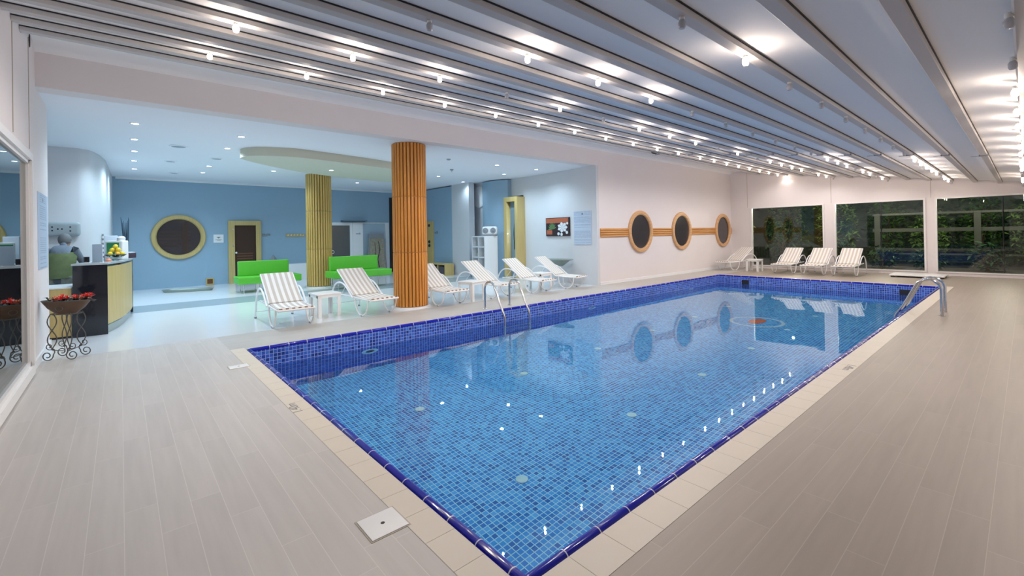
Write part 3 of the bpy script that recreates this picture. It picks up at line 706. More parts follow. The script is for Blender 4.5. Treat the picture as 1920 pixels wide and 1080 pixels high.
# glass steam room door
d = struct(empty('door_2', (XB, 6.6, 0)))
f = MB(); f.box(0, -0.5, 0, 0.06, -0.42, 2.12); f.box(0, 0.40, 0, 0.06, 0.50, 2.12); f.box(0, -0.42, 2.0, 0.06, 0.40, 2.12); f.build('door_frame', M['white_trim'], d)
f = MB(); f.box(0.004, -0.42, 0, 0.02, 0.40, 2.0); f.build('door_glass', mat('smoked_grey_glass', (0.09, 0.10, 0.10), 0.15), d)
f = MB(); f.tube([(0.05, -0.3+0.06*math.cos(a*PI/6), 0.95+0.06*math.sin(a*PI/6)) for a in range(12)], 0.012, 8, close=True); f.tube([(0.02, -0.3, 1.01), (0.05, -0.3, 1.01)], 0.01, 6); f.build('pull_handle', M['white_metal'], d)
f = MB(); f.box(0, 0, 0, 0.30, 0.98, 0.035); f.box(0.0, 0.0, -0.03, 0.1, 0.98, 0, 0)
tag(f.build('door_canopy', mat('slate_canopy', (0.12, 0.19, 0.25), 0.5), loc=(XB, 6.65, 2.17)), 'thin slate blue shelf canopy above the grey glass door', 'canopy')
# white pier and pale niche right of the glass door
f = MB(); f.box(0, 0, 0, 0.10, 0.42, 2.12); tag(f.build('wall_pier', M['white_trim'], loc=(XB, 7.1, 0)), 'white pier panel between glass door and pale niche', 'panel')
t = empty('wall_niche', (XB, 8.1, 0)); tag(t, 'pale blue framed niche behind the right green sofa', 'niche')
f = MB(); f.box(0.0, -0.55, 0, 0.02, 0.42, 2.08); f.build('niche_back', mat('pale_blue_paint', (0.42, 0.55, 0.66), 0.6), t)
f = MB(); f.box(0, -0.58, 2.08, 0.07, 0.58, 2.12); f.box(0, 0.42, 0, 0.07, 0.58, 2.08); f.build('niche_frame', M['white_trim'], t)
t = empty('stone_fountain', (XB+0.35, 8.0, 0)); tag(t, 'tall tapered mottled stone panel with dark rim standing in the niche', 'wall fountain')
f = MB(); f.add([(0, -0.42, 0), (0, 0.42, 0), (0, 0.27, 1.62), (0, -0.27, 1.62), (-0.15, -0.42, 0), (-0.15, 0.42, 0), (-0.15, 0.27, 1.62), (-0.15, -0.27, 1.62)], [[0, 1, 2, 3], [4, 7, 6, 5], [0, 4, 5, 1], [1, 5, 6, 2], [2, 6, 7, 3], [3, 7, 4, 0]])
f.build('stone_slab', M['stone_art'], t)
f = MB(); f.tube([(0.01, -0.43, 0), (0.01, -0.28, 1.62)], 0.025, 8); f.tube([(0.01, 0.43, 0), (0.01, 0.28, 1.62)], 0.025, 8); f.box(-0.16, -0.30, 1.48, 0.02, 0.30, 1.65); f.build('dark_rim', M['foot_cap'], t)
f = MB(); f.tube([(0.02, 0.1, 0.2), (0.03, 0.02, 0.6), (0.02, 0.12, 1.0), (0.02, 0.05, 1.35)], [0.02, 0.012, 0.016, 0.006], 6); f.tube([(0.02, -0.12, 0.5), (0.03, -0.06, 0.9), (0.02, -0.1, 1.3)], [0.02, 0.01, 0.006], 6); f.build('carved_branch', M['bark'], t)
# white wall clock-like logo plate, vent, shelves
t = on_back('wall_plate', 2.51, 1.55); tag(t, 'small white rectangular plaque with dark mark left of the sauna door', 'plaque')
f = MB(); f.box(0, -0.145, -0.14, 0.02, 0.145, 0.14, bev=0.006); f.build('plate', M['white_trim'], t)
f = MB(); f.add([(0.021, 0.0, 0.0), (0.021, -0.06, 0.055), (0.021, 0.06, 0.055)], [[0, 1, 2]]); f.box(0.02, -0.09, -0.045, 0.022, 0.09, -0.03); f.box(0.02, -0.04, -0.07, 0.022, 0.06, -0.06); f.build('dark_mark', M['ink'], t)
t = on_back('wall_vent', 2.25, 0.12); tag(t, 'small square wood vent low on the blue wall', 'vent')
f = MB(); 
for a in ((-0.11, -0.11, 0.11, -0.08), (-0.11, 0.08, 0.11, 0.11), (-0.11, -0.08, -0.08, 0.08), (0.08, -0.08, 0.11, 0.08)): f.box(0, a[0], a[1], 0.03, a[2], a[3])
f.build('vent_frame', M['pale_wood'], t)
f = MB(); f.box(0, -0.08, -0.08, 0.01, 0.08, 0.08); f.build('vent_slats', M['sauna_slat'], t)
t = on_back('coat_rack', 4.95, 1.63); tag(t, 'narrow pale wood coat rack with pegs left of the golden column', 'coat rack')
f = MB(); f.box(0, -0.33, -0.05, 0.025, 0.33, 0.05, bev=0.004); f.build('rail_board', M['pale_wood'], t)
for k in range(6): f = MB(); f.tube([(0.02, -0.27+0.108*k, 0), (0.08, -0.27+0.108*k, 0.01)], 0.012, 8); f.sphere((0.085, -0.27+0.108*k, 0.012), 0.018); f.build('peg', M['white_trim'], t)
t = on_back('wall_sign', 3.97, 1.66); tag(t, 'small dark lettered sign right of the sauna door', 'sign')
f = MB()
for k in range(5): f.box(0.0, -0.14+0.058*k, -0.03+0.008*(k % 2), 0.015, -0.10+0.058*k, 0.05-0.01*(k % 3), bev=0.003)
f.box(0.0, -0.12, -0.065, 0.012, 0.02, -0.045); f.build('lettering', M['foot_cap'], t)
t = on_back('wall_sign', 7.32, 1.66); tag(t, 'tiny grey sign on the white pier beside the glass door', 'sign')
f = MB(); f.box(0.10, -0.09, -0.02, 0.108, 0.02, 0.02); f.box(0.10, 0.03, -0.03, 0.108, 0.09, 0.04); f.build('lettering', M['vent'], t)
# lantern on a white ledge behind sofa
f = MB(); f.box(0, 4.3, 0, 0.4, 5.7, 0.58); tag(f.build('low_ledge', M['white_trim'], loc=(XB+0.003, 0, 0)), 'low white ledge along the blue wall behind the golden column', 'ledge')
t = empty('lantern', (XB+0.25, 4.13, 0)); tag(t, 'dark house shaped lantern standing behind the left green sofa', 'lantern')
f = MB(); f.box(-0.12, -0.12, 0, 0.12, 0.12, 0.58); f.build('pedestal', M['foot_cap'], t)
f = MB()
for sx in (-1, 1):
    for sy in (-1, 1): f.box(sx*0.09-0.01, sy*0.09-0.01, 0.58, sx*0.09+0.01, sy*0.09+0.01, 0.76)
f.lathe([(0.14, 0.76), (0.03, 0.9), (0.02, 0.93), (0.0001, 0.94)], 0, 0, 0, 4, smooth=False); f.build('lantern_frame', M['foot_cap'], t)
f = MB(); f.lathe([(0.03, 0.58), (0.03, 0.70), (0.0001, 0.705)], 0, 0, 0, 12); f.build('candle', M['white_trim'], t)
# stone tray on the floor
t = empty('floor_tray', (-16.4, 1.5, 0), 0.62); tag(t, 'long flat grey stone tray on the floor below the round window', 'tray')
f = MB(); f.lathe([(0.0001, 0.03), (0.55, 0.03), (0.62, 0.07), (0.66, 0.07), (0.60, 0.0), (0.0001, 0)], 0, 0, 0, 32, sx=1.0, sy=0.38); f.build('tray_body', M['bowl_metal'], t)
t.rotation_euler[2] = 1.2
# tall dark branches beside the reception pillar
t = empty('branch_vase', (-17.0, 0.12, 0)); tag(t, 'tall dark branches in a vase against the blue wall behind the desk', 'vase')
f = MB(); f.lathe([(0.10, 0), (0.14, 0.1), (0.15, 0.5), (0.10, 0.85), (0.12, 0.95), (0.10, 0.93), (0.0001, 0.85)], 0, 0, 0, 20); f.build('vase', M['foot_cap'], t)
for k in range(9):
    a = k*0.7; f = MB(); f.tube([(0.03*math.cos(a), 0.03*math.sin(a), 0.85), (0.06*math.cos(a), 0.05*math.sin(a), 1.5), (0.14*math.cos(a), -0.02+0.09*math.sin(a), 2.05+0.05*(k % 4))], [0.016, 0.016, 0.006], 6)
    f.build('branch', mat('slate_branch', (0.05, 0.09, 0.13), 0.7) if k == 0 else bpy.data.materials['slate_branch'], t)

# side blue wall: wood door with round knobs, sign, bench with baskets
d = struct(empty('door_5', (-16.3, 9.7, 0)))
f = MB(); f.box(-0.25, -0.06, 0, 0.30, 0, 2.12, bev=0.006); f.build('door_leaf', M['pale_wood'], d)
for zz in (1.95, 1.28, 1.12): f = MB(); f.sphere((0.05, -0.07, zz), 0.06); f.build('round_fitting', M['black'], d)
t = empty('wall_sign', (-15.8, 9.69, 1.64)); tag(t, 'small dark sign on the blue side wall beside the wood door', 'sign')
f = MB(); f.box(-0.12, -0.015, -0.03, -0.02, 0, 0.04); f.box(0.02, -0.015, -0.03, 0.10, 0, 0.07); f.build('lettering', M['foot_cap'], t)
t = empty('basket_bench', (-15.0, 9.42, 0)); tag(t, 'low pale wood bench with two dark baskets below the blue side wall', 'bench')
f = MB(); f.box(-0.55, -0.2, 0.40, 0.55, 0.2, 0.45, bev=0.006); f.box(-0.55, -0.2, 0.0, 0.55, 0.2, 0.06, bev=0.004)
for xx in (-0.55, -0.025, 0.5): f.box(xx, -0.2, 0.06, xx+0.05, 0.2, 0.40, bev=0.004)
f.build('bench_frame', M['pale_wood'], t)
for xx in (-0.49, 0.035): f = MB(); f.box(xx, -0.17, 0.07, xx+0.455, 0.17, 0.33, bev=0.015); f.build('basket', M['dark_wicker'], t)

# shelf unit with stereo
t = empty('cube_shelf', (-12.75, 9.78, 0), math.radians(-3)); tag(t, 'white cube shelf unit with open compartments against the curved blue wall', 'shelf')
f = MB(); W, D, Hh = 0.80, 0.56, 1.48; k_ = 0.035
# open face looks toward -y, solid end looks toward +x
f.box(-W/2, -D, 0, -W/2+k_, -0.02, Hh); f.box(W/2-k_, -D, 0, W/2, -0.02, Hh); f.box(-W/2, -0.03, 0, W/2, -0.01, Hh); f.box(-0.015, -D, 0, 0.015, -0.03, Hh)
for i in range(5): z0 = i*(Hh-k_)/4; f.box(-W/2+k_, -D, z0, W/2-k_, -0.03, z0+k_)
f.build('shelf_frame', M['white_trim'], t)
t.location = (-12.55, 9.95, 0)
def potlet(x, y, z, label):
    t = empty('potted_plant', (x, y, z)); tag(t, label, 'plant')
    f = MB(); f.lathe([(0.05, 0), (0.065, 0.08), (0.055, 0.08), (0.0001, 0.07)], 0, 0, 0, 14); f.build('pot', M['white_plastic'], t)
    f = MB()
    for k in range(16):
        a = k*2.4; r = 0.09; f.add([(0, 0, 0.07), (r*0.6*math.cos(a-0.3), r*0.6*math.sin(a-0.3), 0.14), (r*math.cos(a), r*math.sin(a), 0.13+0.1*((k*7) % 5)/5), (r*0.6*math.cos(a+0.3), r*0.6*math.sin(a+0.3), 0.15)], [[0, 1, 2, 3]])
    f.build('leaves', M['leaf'], t)
potlet(-12.76, 9.70, 1.123, 'small green potted plant in the top compartment of the white shelf')
for xx, zz, s_ in ((-12.36, 0.40, 'lower right'), (-12.36, 0.76, 'middle right'), (-12.76, 0.76, 'middle left'), (-12.76, 0.40, 'lower left')):
    f = MB()
    for q in range(5): f.box(-0.13, -0.1, 0.026*q, 0.13, 0.12, 0.026*q+0.024, bev=0.008)
    tag(f.build('folded_towels', mat('pale_grey_towel', (0.5, 0.56, 0.56), 0.95) if (zz == 0.4 and xx > -12.5) else bpy.data.materials['pale_grey_towel'], loc=(xx, 9.66, zz)), 'stack of pale folded towels in the %s shelf compartment' % s_, 'towels', 'towel stacks in the cube shelf')
t = empty('portable_stereo', (-12.32, 9.72, 1.482), math.radians(38)); tag(t, 'white rounded stereo with two dark speakers on the cube shelf', 'stereo')
f = MB(); f.box(-0.27, -0.10, 0.03, 0.27, 0.10, 0.33, bev=0.09); f.build('stereo_body', M['white_plastic'], t)
for xx in (-0.135, 0.135):
    f = MB(); f.lathe([(0.0001, 0.03), (0.03, 0.03), (0.05, 0.005), (0.095, 0.012), (0.10, 0)], 0, 0, 0, 24, mtx=Matrix.Translation((xx, -0.10, 0.18)) @ Matrix.Rotation(PI/2, 4, 'X')); f.build('speaker_cone', M['foot_cap'], t)
f = MB(); f.box(-0.22, -0.09, 0, 0.22, 0.09, 0.035, bev=0.01); f.build('base', M['foot_cap'], t)
f = MB(); f.tube([(-0.18, 0, 0.31), (-0.15, 0, 0.36), (0.15, 0, 0.36), (0.18, 0, 0.31)], 0.012, 8); f.build('handle', M['foot_cap'], t)
# round white fixture in the recess
f = MB(); f.lathe([(0.0001, 0.05), (0.34, 0.05), (0.40, 0.03), (0.40, 0)], 0, 0, 0, 40, mtx=Matrix.Rotation(PI/2, 4, 'X'))
tag(f.build('wall_disc', M['white_trim'], loc=(-13.58, 10.245, 2.95)), 'large white disc mounted high beside the curved blue wall', 'wall disc')
# framed flower picture
t = empty('wall_picture', (-9.72, 10.405, 1.73)); tag(t, 'landscape canvas print with white flower on dark ground', 'picture')
f = MB(); f.box(-0.50, -0.035, -0.29, 0.50, 0.015, 0.29, bev=0.004); f.build('canvas', M['art_dark'], t)
f = MB()
for k in range(7):
    a = k*0.9; f.add([(0.22, -0.037, -0.02), (0.22+0.17*math.cos(a-0.4), -0.037, -0.02+0.13*math.sin(a-0.4)), (0.22+0.22*math.cos(a), -0.0375, -0.02+0.17*math.sin(a)), (0.22+0.17*math.cos(a+0.4), -0.037, -0.02+0.13*math.sin(a+0.4))], [[0, 1, 2, 3]])
for (x, z, r) in ((0.05, -0.22, 0.05), (0.18, -0.24, 0.05), (0.42, 0.1, 0.04), (0.40, -0.18, 0.05)): f.lathe([(0.0001, 0.0376), (r, 0.0376), (r, 0.036)], 0, 0, 0, 16, mtx=Matrix.Translation((x, 0, z)) @ Matrix.Rotation(PI/2, 4, 'X'))
f.build('painted_petals', M['art_white'], t)
f = MB()
for k in range(9):
    a = 0.3+k*0.35; f.add([(-0.22, -0.0365, -0.08), (-0.22+0.12*math.cos(a-0.12), -0.0365, -0.08+0.16*math.sin(a-0.12)), (-0.22+0.19*math.cos(a), -0.0366, -0.08+0.27*math.sin(a)), (-0.22+0.12*math.cos(a+0.12), -0.0365, -0.08+0.16*math.sin(a+0.12))], [[0, 1, 2, 3]])
f.build('painted_leaves', M['art_green'], t)
f = MB(); f.box(-0.48, -0.0362, 0.12, 0.46, -0.0355, 0.27); f.box(-0.46, -0.0363, -0.24, -0.22, -0.0355, -0.10); f.build('painted_ground', M['art_rust'], t)
# notice sheets
for loc, w_, label, ry in (((-8.68, 10.352, 1.67), 0.335, 'pale blue printed rules sheet on the wall beside the picture', 0), ((-8.72, YN+0.003, 1.66), 0.5, 'tall pale blue printed rules sheet on the near wall beside the glass', PI)):
    f = MB(); f.box(-w_, -0.003, -0.5, w_, 0.003, 0.5); f.lathe([(0.0001, 0.004), (0.03, 0.004), (0.03, 0)], 0, 0, 0, 12, mi=1, mtx=Matrix.Translation((0, 0, 0.42)) @ Matrix.Rotation(PI/2, 4, 'X'))
    o = f.build('notice_sheet', [M['sheet'], M['ink']], loc=loc); o.rotation_euler = (0, 0, ry); tag(o, label, 'notice')
# console table with metal tray
t = empty('console_table', (-9.35, 9.98, 0)); tag(t, 'pale console stand with wide greenish metal bowl beside the last lounger', 'console table')
f = MB(); f.lathe([(0.0001, 0.54), (0.18, 0.54), (0.42, 0.70), (0.55, 0.73), (0.55, 0.745), (0.40, 0.72), (0.0001, 0.60)], 0, 0, 0, 32, sy=0.55); f.build('bowl', M['bowl_metal'], t)
f = MB(); f.box(-0.36, -0.10, 0.30, -0.06, 0.10, 0.34)
for xx in (-0.16, 0.0, 0.16): f.tube([(xx*1.3, 0, 0.015), (xx, 0.02, 0.3), (xx*0.6, 0, 0.56)], 0.014, 8)
f.lathe([(0.20, 0), (0.20, 0.015), (0.0001, 0.02)], 0, 0, 0, 24, sx=1.3, sy=0.7); f.build('stand', M['white_metal'], t)

# ================================================================== SOFAS
def sofa(x, y0, y1, zs, label, loc_z=0.0):
    # front face toward +x
    t = empty('bench_sofa', (x, (y0+y1)/2, 0)); tag(t, label, 'sofa', 'lime green bench sofas'); L = (y1-y0)/2
    f = MB(); f.box(-0.75, -L, zs-0.20, 0, L, zs, bev=0.022); f.build('seat', M['green'], t)
    f = MB(); f.box(-0.75, -L+0.1, zs+0.0, -0.58, L-0.2, zs+0.42, bev=0.022); f.build('backrest', M['green'], t)
    for yy in (-L+0.15, L-0.15):
        for xx in (-0.66, -0.10): f = MB(); f.tube([(xx, yy, 0), (xx, yy, zs-0.19)], 0.016, 10); f.build('leg', M['chrome'], t)
    for yy in (-L*0.35, L*0.35):
        for xx in (-0.66, -0.10): f = MB(); f.tube([(xx, yy, 0), (xx, yy, zs-0.19)], 0.016, 10); f.build('leg', M['chrome'], t)
sofa(-14.3, 2.44, 4.08, 0.45, 'lime green bench sofa left of the golden column')
sofa(-13.05, 4.60, 6.38, 0.52, 'lime green bench sofa between the two slatted columns')

# ================================================================== LOUNGERS
def make_lounger():
    t = empty('sun_lounger', (0, 0, 0)); hw = 0.29
    f = MB()
    for s_ in (-1, 1):
        y = s_*hw; f.tube([(0.80, y, 0.315), (0.40, y, 0.325), (0.0, y, 0.345), (-0.55, y, 0.355)], 0.016, 10)
    f.tube([(0.80, -hw, 0.315), (0.81, 0, 0.315), (0.80, hw, 0.315)], 0.018, 10)
    for xx in (0.05, -0.55): f.tube([(xx, -hw, 0.345), (xx, hw, 0.345)], 0.012, 8)
    f.tube([(-0.76, -hw-0.03, 0.13), (-0.76, hw+0.03, 0.13)], 0.009, 8)
    f.build('side_frame', M['white_metal'], t)
    for s_ in (-1, 1):
        y = s_*(hw+0.012); pts = []
        for k in range(13):
            a = PI*k/12; pts.append((0.47+0.24*math.cos(a), y, 0.335-0.318*(math.sin(a)**0.8)))
        f = MB(); f.tube(pts, 0.0145, 10); l_ = f.build('front_leg', M['white_metal'], t)
        f = MB(); f.lathe([(0.018, 0.0), (0.022, 0.012), (0.018, 0.03)], 0.47, y, 0.0, 10); f.build('foot_cap', M['foot_cap'], l_)
        y = s_*(hw+0.035)
        pts = [(-0.80, y, 0.01), (-0.74, y, 0.22), (-0.66, y, 0.42), (-0.55, y, 0.545), (-0.40, y, 0.60), (-0.22, y, 0.585), (-0.05, y, 0.50), (0.10, y, 0.375), (0.18, y, 0.33)]
        sm = []
        for i in range(len(pts)-1):
            p0, p1, p2, p3 = (Vector(pts[max(0, i-1)]), Vector(pts[i]), Vector(pts[i+1]), Vector(pts[min(len(pts)-1, i+2)]))
            for q in range(3):
                u = q/3; sm.append(0.5*((2*p1)+(-p0+p2)*u+(2*p0-5*p1+4*p2-p3)*u*u+(-p0+3*p1-3*p2+p3)*u**3))
        sm.append(Vector(pts[-1]))
        f = MB(); f.tube(sm, 0.0165, 10); l_ = f.build('arm_and_rear_leg', M['white_metal'], t)
        f = MB(); f.lathe([(0.021, 0.0), (0.023, 0.02), (0.018, 0.035)], -0.80, y, 0.0, 10); f.build('foot_cap', M['foot_cap'], l_)
    # back frame
    A, B = Vector((0.10, 0, 0.365)), Vector((-0.56, 0, 0.84)); nrm = Vector((0.58, 0, 0.81))
    f = MB()
    for s_ in (-1, 1): f.tube([A+Vector((0, s_*0.275, 0)), B+Vector((0, s_*0.275, 0))], 0.014, 10)
    f.tube([B+Vector((0, -0.275, 0)), B+Vector((0, 0.275, 0))], 0.016, 10)
    for s_ in (-1, 1): f.tube([A.lerp(B, 0.55)+Vector((0, s_*0.2, -0.01)), Vector((-0.50, s_*0.2, 0.36))], 0.008, 6)
    f.build('back_frame', M['white_metal'], t)
    def cloth(P, th):
        vs = []; n = len(P)
        for i, p_ in enumerate(P):
            for y in (-0.265, 0.265): vs.append((p_[0], y, p_[1])); vs.append((p_[0], y, p_[1]-th))
        fs = []
        for i in range(n-1):
            a = i*4; b_ = a+4; fs += [[a, a+2, b_+2, b_], [a+1, b_+1, b_+3, a+3], [a, b_, b_+1, a+1], [a+2, a+3, b_+3, b_+2]]
        fs += [[0, 1, 3, 2], [4*n-4, 4*n-2, 4*n-1, 4*n-3]]
        q = MB(); q.add(vs, fs, 0, True); return q
    cloth([(0.77, 0.338), (0.60, 0.330), (0.35, 0.334), (0.12, 0.362), (0.06, 0.375)], 0.012).build('seat_sling', M['sling'], t)
    back = [(A.lerp(B, u).x+0.012, A.lerp(B, u).z+0.018-0.02*math.sin(PI*u)) for u in (0, 0.25, 0.5, 0.75, 1.0)]
    back.append((B.x-0.012, B.z+0.008)); cloth(back, 0.012).build('back_sling', M['sling'], t)
    f = MB()
    for i in range(1): f.tube([(0.785, -0.262, 0.335), (0.79, 0.262, 0.335)], 0.019, 10)
    f.build('sling_roll', M['roll'], t)
    return t
L0 = make_lounger(); first = True
LOUNGE = [(-8.86, 2.23, -1, 'striped lounger leftmost in the lobby row, beside the first side table'), (-8.85, 3.70, 6, 'striped lounger between first side table and orange column'),
          (-8.80, 5.38, 3, 'striped lounger half hidden behind the orange column'), (-8.86, 6.82, 9, 'striped lounger with a white side table in front, behind the ladder'),
          (-8.84, 8.15, 7.6, 'striped lounger in front of the wood framed door'), (-8.83, 9.37, 12, 'striped lounger rightmost in the lobby row, by the metal bowl stand')]
for x, y, a, lab in LOUNGE:
    o = L0 if first else copy_tree(L0); first = False
    o.location = (x, y, 0); o.rotation_euler = (0, 0, math.radians(a)); tag(o, lab, 'sun lounger', 'striped pool loungers')
for fx, fy, a, lab in ((-7.68, 17.30, -108, 'striped lounger in the far left corner, turned toward the round windows'), (-5.60, 17.08, -92, 'striped lounger at the far windows, right beside the far side table'),
                       (-4.70, 17.05, -91, 'striped lounger at the far windows, middle of the three side by side'), (-3.85, 17.12, -90, 'striped lounger at the far windows, rightmost of the three')):
    o = copy_tree(L0); d_ = Vector((math.cos(math.radians(a)), math.sin(math.radians(a)), 0))
    o.location = Vector((fx, fy, 0))-0.8*d_; o.rotation_euler = (0, 0, math.radians(a)); tag(o, lab, 'sun lounger', 'striped pool loungers')

def make_table():
    t = empty('side_table', (0, 0, 0)); s_ = 0.22
    f = MB(); f.box(-s_-0.01, -s_-0.01, 0.415, s_+0.01, s_+0.01, 0.45, bev=0.01); f.build('table_top', M['white_plastic'], t)
    for a in (-1, 1):
        for b_ in (-1, 1):
            f = MB(); x0, y0 = a*s_, b_*s_
            f.box(min(x0, x0-a*0.07), min(y0, y0-b_*0.018), 0, max(x0, x0-a*0.07), max(y0, y0-b_*0.018), 0.42, bev=0.004)
            f.box(min(x0, x0-a*0.018), min(y0, y0-b_*0.07), 0, max(x0, x0-a*0.018), max(y0, y0-b_*0.07), 0.42, bev=0.004); f.build('leg', M['white_plastic'], t)
    f = MB(); f.box(-s_+0.02, -s_, 0.37, s_-0.02, -s_+0.015, 0.42); f.box(-s_+0.02, s_-0.015, 0.37, s_-0.02, s_, 0.42); f.box(-s_, -s_+0.02, 0.37, -s_+0.015, s_-0.02, 0.42); f.box(s_-0.015, -s_+0.02, 0.37, s_, s_-0.02, 0.42)
    f.build('apron', M['white_plastic'], t); return t
T0 = make_table(); first = True
for x, y, a, lab in ((-8.98, 2.98, 4, 'white plastic side table between the first two lobby loungers'), (-8.53, 6.16, 12, 'white plastic side table right of the orange column'),
                     (-8.85, 8.74, 5, 'white plastic side table between the last two lobby loungers'), (-6.66, 17.70, 0, 'white plastic side table beside the far corner lounger')):
    o = T0 if first else copy_tree(T0); first = False
    o.location = (x, y, 0); o.rotation_euler = (0, 0, math.radians(a)); tag(o, lab, 'side table', 'white side tables')

# flat white platform on the far deck
t = empty('low_platform', (-2.2, 18.35, 0)); tag(t, 'flat white low platform on the deck before the second window', 'platform')
f = MB(); f.box(-0.62, -0.48, 0.045, 0.62, 0.48, 0.085, bev=0.008); f.build('top_board', M['white_plastic'], t)
for sx in (-1, 1):
    for sy in (-1, 1): f = MB(); f.box(sx*0.55-0.04, sy*0.42-0.04, 0, sx*0.55+0.04, sy*0.42+0.04, 0.046); f.build('foot', M['black'], t)

# ================================================================== RECEPTION
DX, DY = -11.2, -0.3
t = empty('reception_desk', (DX, DY, 0)); tag(t, 'curved black and golden wood reception desk in the lobby', 'desk')
def dm(mb, name, m): mb.v = [(x-DX, y-DY, z) for x, y, z in mb.v]; return mb.build(name, m, t)
curve = [(-9.87, -0.18), (-10.2, -0.09), (-10.5, -0.015), (-10.9, 0.05), (-11.3, 0.10), (-11.75, 0.145), (-12.2, 0.17), (-12.6, 0.175)]
inner = [(-12.6, -0.25), (-11.7, -0.30), (-10.6, -0.40), (-9.87, -0.57)]
f = MB(); f.prism(curve[:]+inner, 0.14, 1.12); dm(f, 'desk_body', M['black_gloss'])
f = MB(); n = len(curve)
vs = [(x, y+0.006, 0.16) for x, y in curve]+[(x, y+0.006, 1.10) for x, y in curve]+[(x, y-0.01, 0.16) for x, y in curve]+[(x, y-0.01, 1.10) for x, y in curve]
fs = [[i, i+1, n+i+1, n+i] for i in range(n-1)]+[[2*n+i, 3*n+i, 3*n+i+1, 2*n+i+1] for i in range(n-1)]+[[n+i, n+i+1, 3*n+i+1, 3*n+i] for i in range(n-1)]+[[i, 2*n+i, 2*n+i+1, i+1] for i in range(n-1)]
f.add(vs, fs, 0, True); dm(f, 'curved_front_panel', M['pale_wood'])
f = MB(); f.prism([(x, y-0.03) for x, y in curve]+inner, 0.0, 0.16); dm(f, 'plinth', M['steel_plinth'])
f = MB(); f.box(-9.90, -0.575, 0.0, -9.865, -0.165, 1.14, bev=0.004); dm(f, 'end_panel', M['black_gloss'])
f = MB(); f.box(-12.63, -0.25, 0.0, -12.59, 0.19, 1.14); dm(f, 'end_panel', M['black_gloss'])
f = MB(); f.prism([(x+(0.02 if i == 0 else 0), y+0.02) for i, (x, y) in enumerate(curve)]+[(-12.64, -0.27), (-11.7, -0.32), (-10.6, -0.42), (-9.85, -0.59)], 1.135, 1.165); dm(f, 'counter_top', mat('pale_blue_counter', (0.45, 0.52, 0.55), 0.2))
t = empty('low_cabinet', (-10.15, -0.72, 0)); tag(t, 'low golden wood cabinet with pale top beside the black desk end', 'cabinet')
f = MB(); f.box(-0.55, -0.22, 0.03, 0.22, 0.13, 0.78, bev=0.004); f.build('cabinet_body', M['pale_wood'], t)
f = MB(); f.box(-0.57, -0.24, 0.78, 0.24, 0.135, 0.80, bev=0.004); f.build('cabinet_top', M['white_trim'], t)
f = MB(); f.box(-0.55, -0.22, 0, 0.22, 0.13, 0.03); f.build('cabinet_base', M['black'], t)
# things on the desk
CZ = 1.165
t = empty('sheet_stand', (-10.15, -0.29, CZ), math.radians(38)); tag(t, 'blank pale sheet in an upright stand on the desk', 'paper stand')
f = MB(); f.box(-0.105, -0.003, 0.005, 0.105, 0.003, 0.30); f.build('sheet', M['paper'], t); f = MB(); f.box(-0.09, -0.03, 0, 0.09, 0.03, 0.008); f.build('stand_foot', M['white_plastic'], t)
t = empty('cup', (-10.1, -0.42, CZ)); tag(t, 'small dark square cup left of the upright sheet on the desk', 'cup')
f = MB(); f.box(-0.035, -0.035, 0.012, 0.035, 0.035, 0.10, bev=0.006); f.build('cup_body', M['black_gloss'], t); f = MB(); f.box(-0.03, -0.03, 0, 0.03, 0.03, 0.014); f.build('cup_base', M['white_trim'], t)
t = empty('desk_bell', (-10.45, -0.16, CZ)); tag(t, 'tiny orange and white figurine right of the upright sheet', 'figurine')
f = MB(); f.lathe([(0.04, 0), (0.045, 0.02), (0.02, 0.05), (0.0001, 0.055)], 0, 0, 0, 14); f.build('figurine_body', M['flower2'], t); f = MB(); f.tube([(-0.0, -0.05, 0), (0, -0.05, 0.11)], [0.006, 0.01], 6); f.build('figurine_post', M['ink'], t)
t = empty('card_terminal', (-11.0, 0.0, CZ), math.radians(42)); tag(t, 'white machine with dark green screen on the reception desk', 'monitor')
f = MB(); f.box(-0.20, -0.02, 0.0, 0.17, 0.12, 0.36, bev=0.03); f.build('housing', M['white_plastic'], t)
f = MB(); f.box(-0.15, -0.026, 0.10, 0.11, -0.018, 0.32, bev=0.003); s1 = f.build('screen', M['screen'], t)
f = MB(); f.lathe([(0.06, 0.36), (0.065, 0.41), (0.04, 0.44), (0.0001, 0.445)], 0.08, 0.05, 0, 16); f.build('lid', M['white_trim'], t)
t.location = (-11.35, -0.08, CZ)
f = MB(); f.box(-0.13, -0.10, 0.0, 0.13, 0.10, 0.46, bev=0.01)
tag(f.build('printer_box', M['paper'], loc=(-11.85, -0.14, CZ)), 'pale box behind the green screen machine on the desk', 'box')
t = empty('cash_drawer', (-12.30, 0.06, CZ), 0.1); tag(t, 'flat dark drawer box on the far end of the desk', 'cash drawer')
f = MB(); f.box(-0.24, -0.15, 0.0, 0.24, 0.16, 0.11, bev=0.015); f.build('drawer_box', mat('dark_plum_plastic', (0.045, 0.03, 0.05), 0.4), t); f = MB(); f.box(-0.22, -0.13, 0.11, 0.22, 0.14, 0.118); f.build('drawer_lid', M['paper'], t)
BXc, BYc = -10.85, -0.07
t = empty('fruit_bowl', (BXc, BYc, CZ)); tag(t, 'glass footed bowl holding yellow fruit on the reception desk', 'bowl')
f = MB(); f.lathe([(0.05, 0), (0.045, 0.01), (0.015, 0.02), (0.02, 0.035), (0.10, 0.06), (0.15, 0.10), (0.155, 0.11), (0.145, 0.105), (0.09, 0.07), (0.0001, 0.05)], 0, 0, 0, 24); f.build('bowl_body', M['glass_clear'], t)
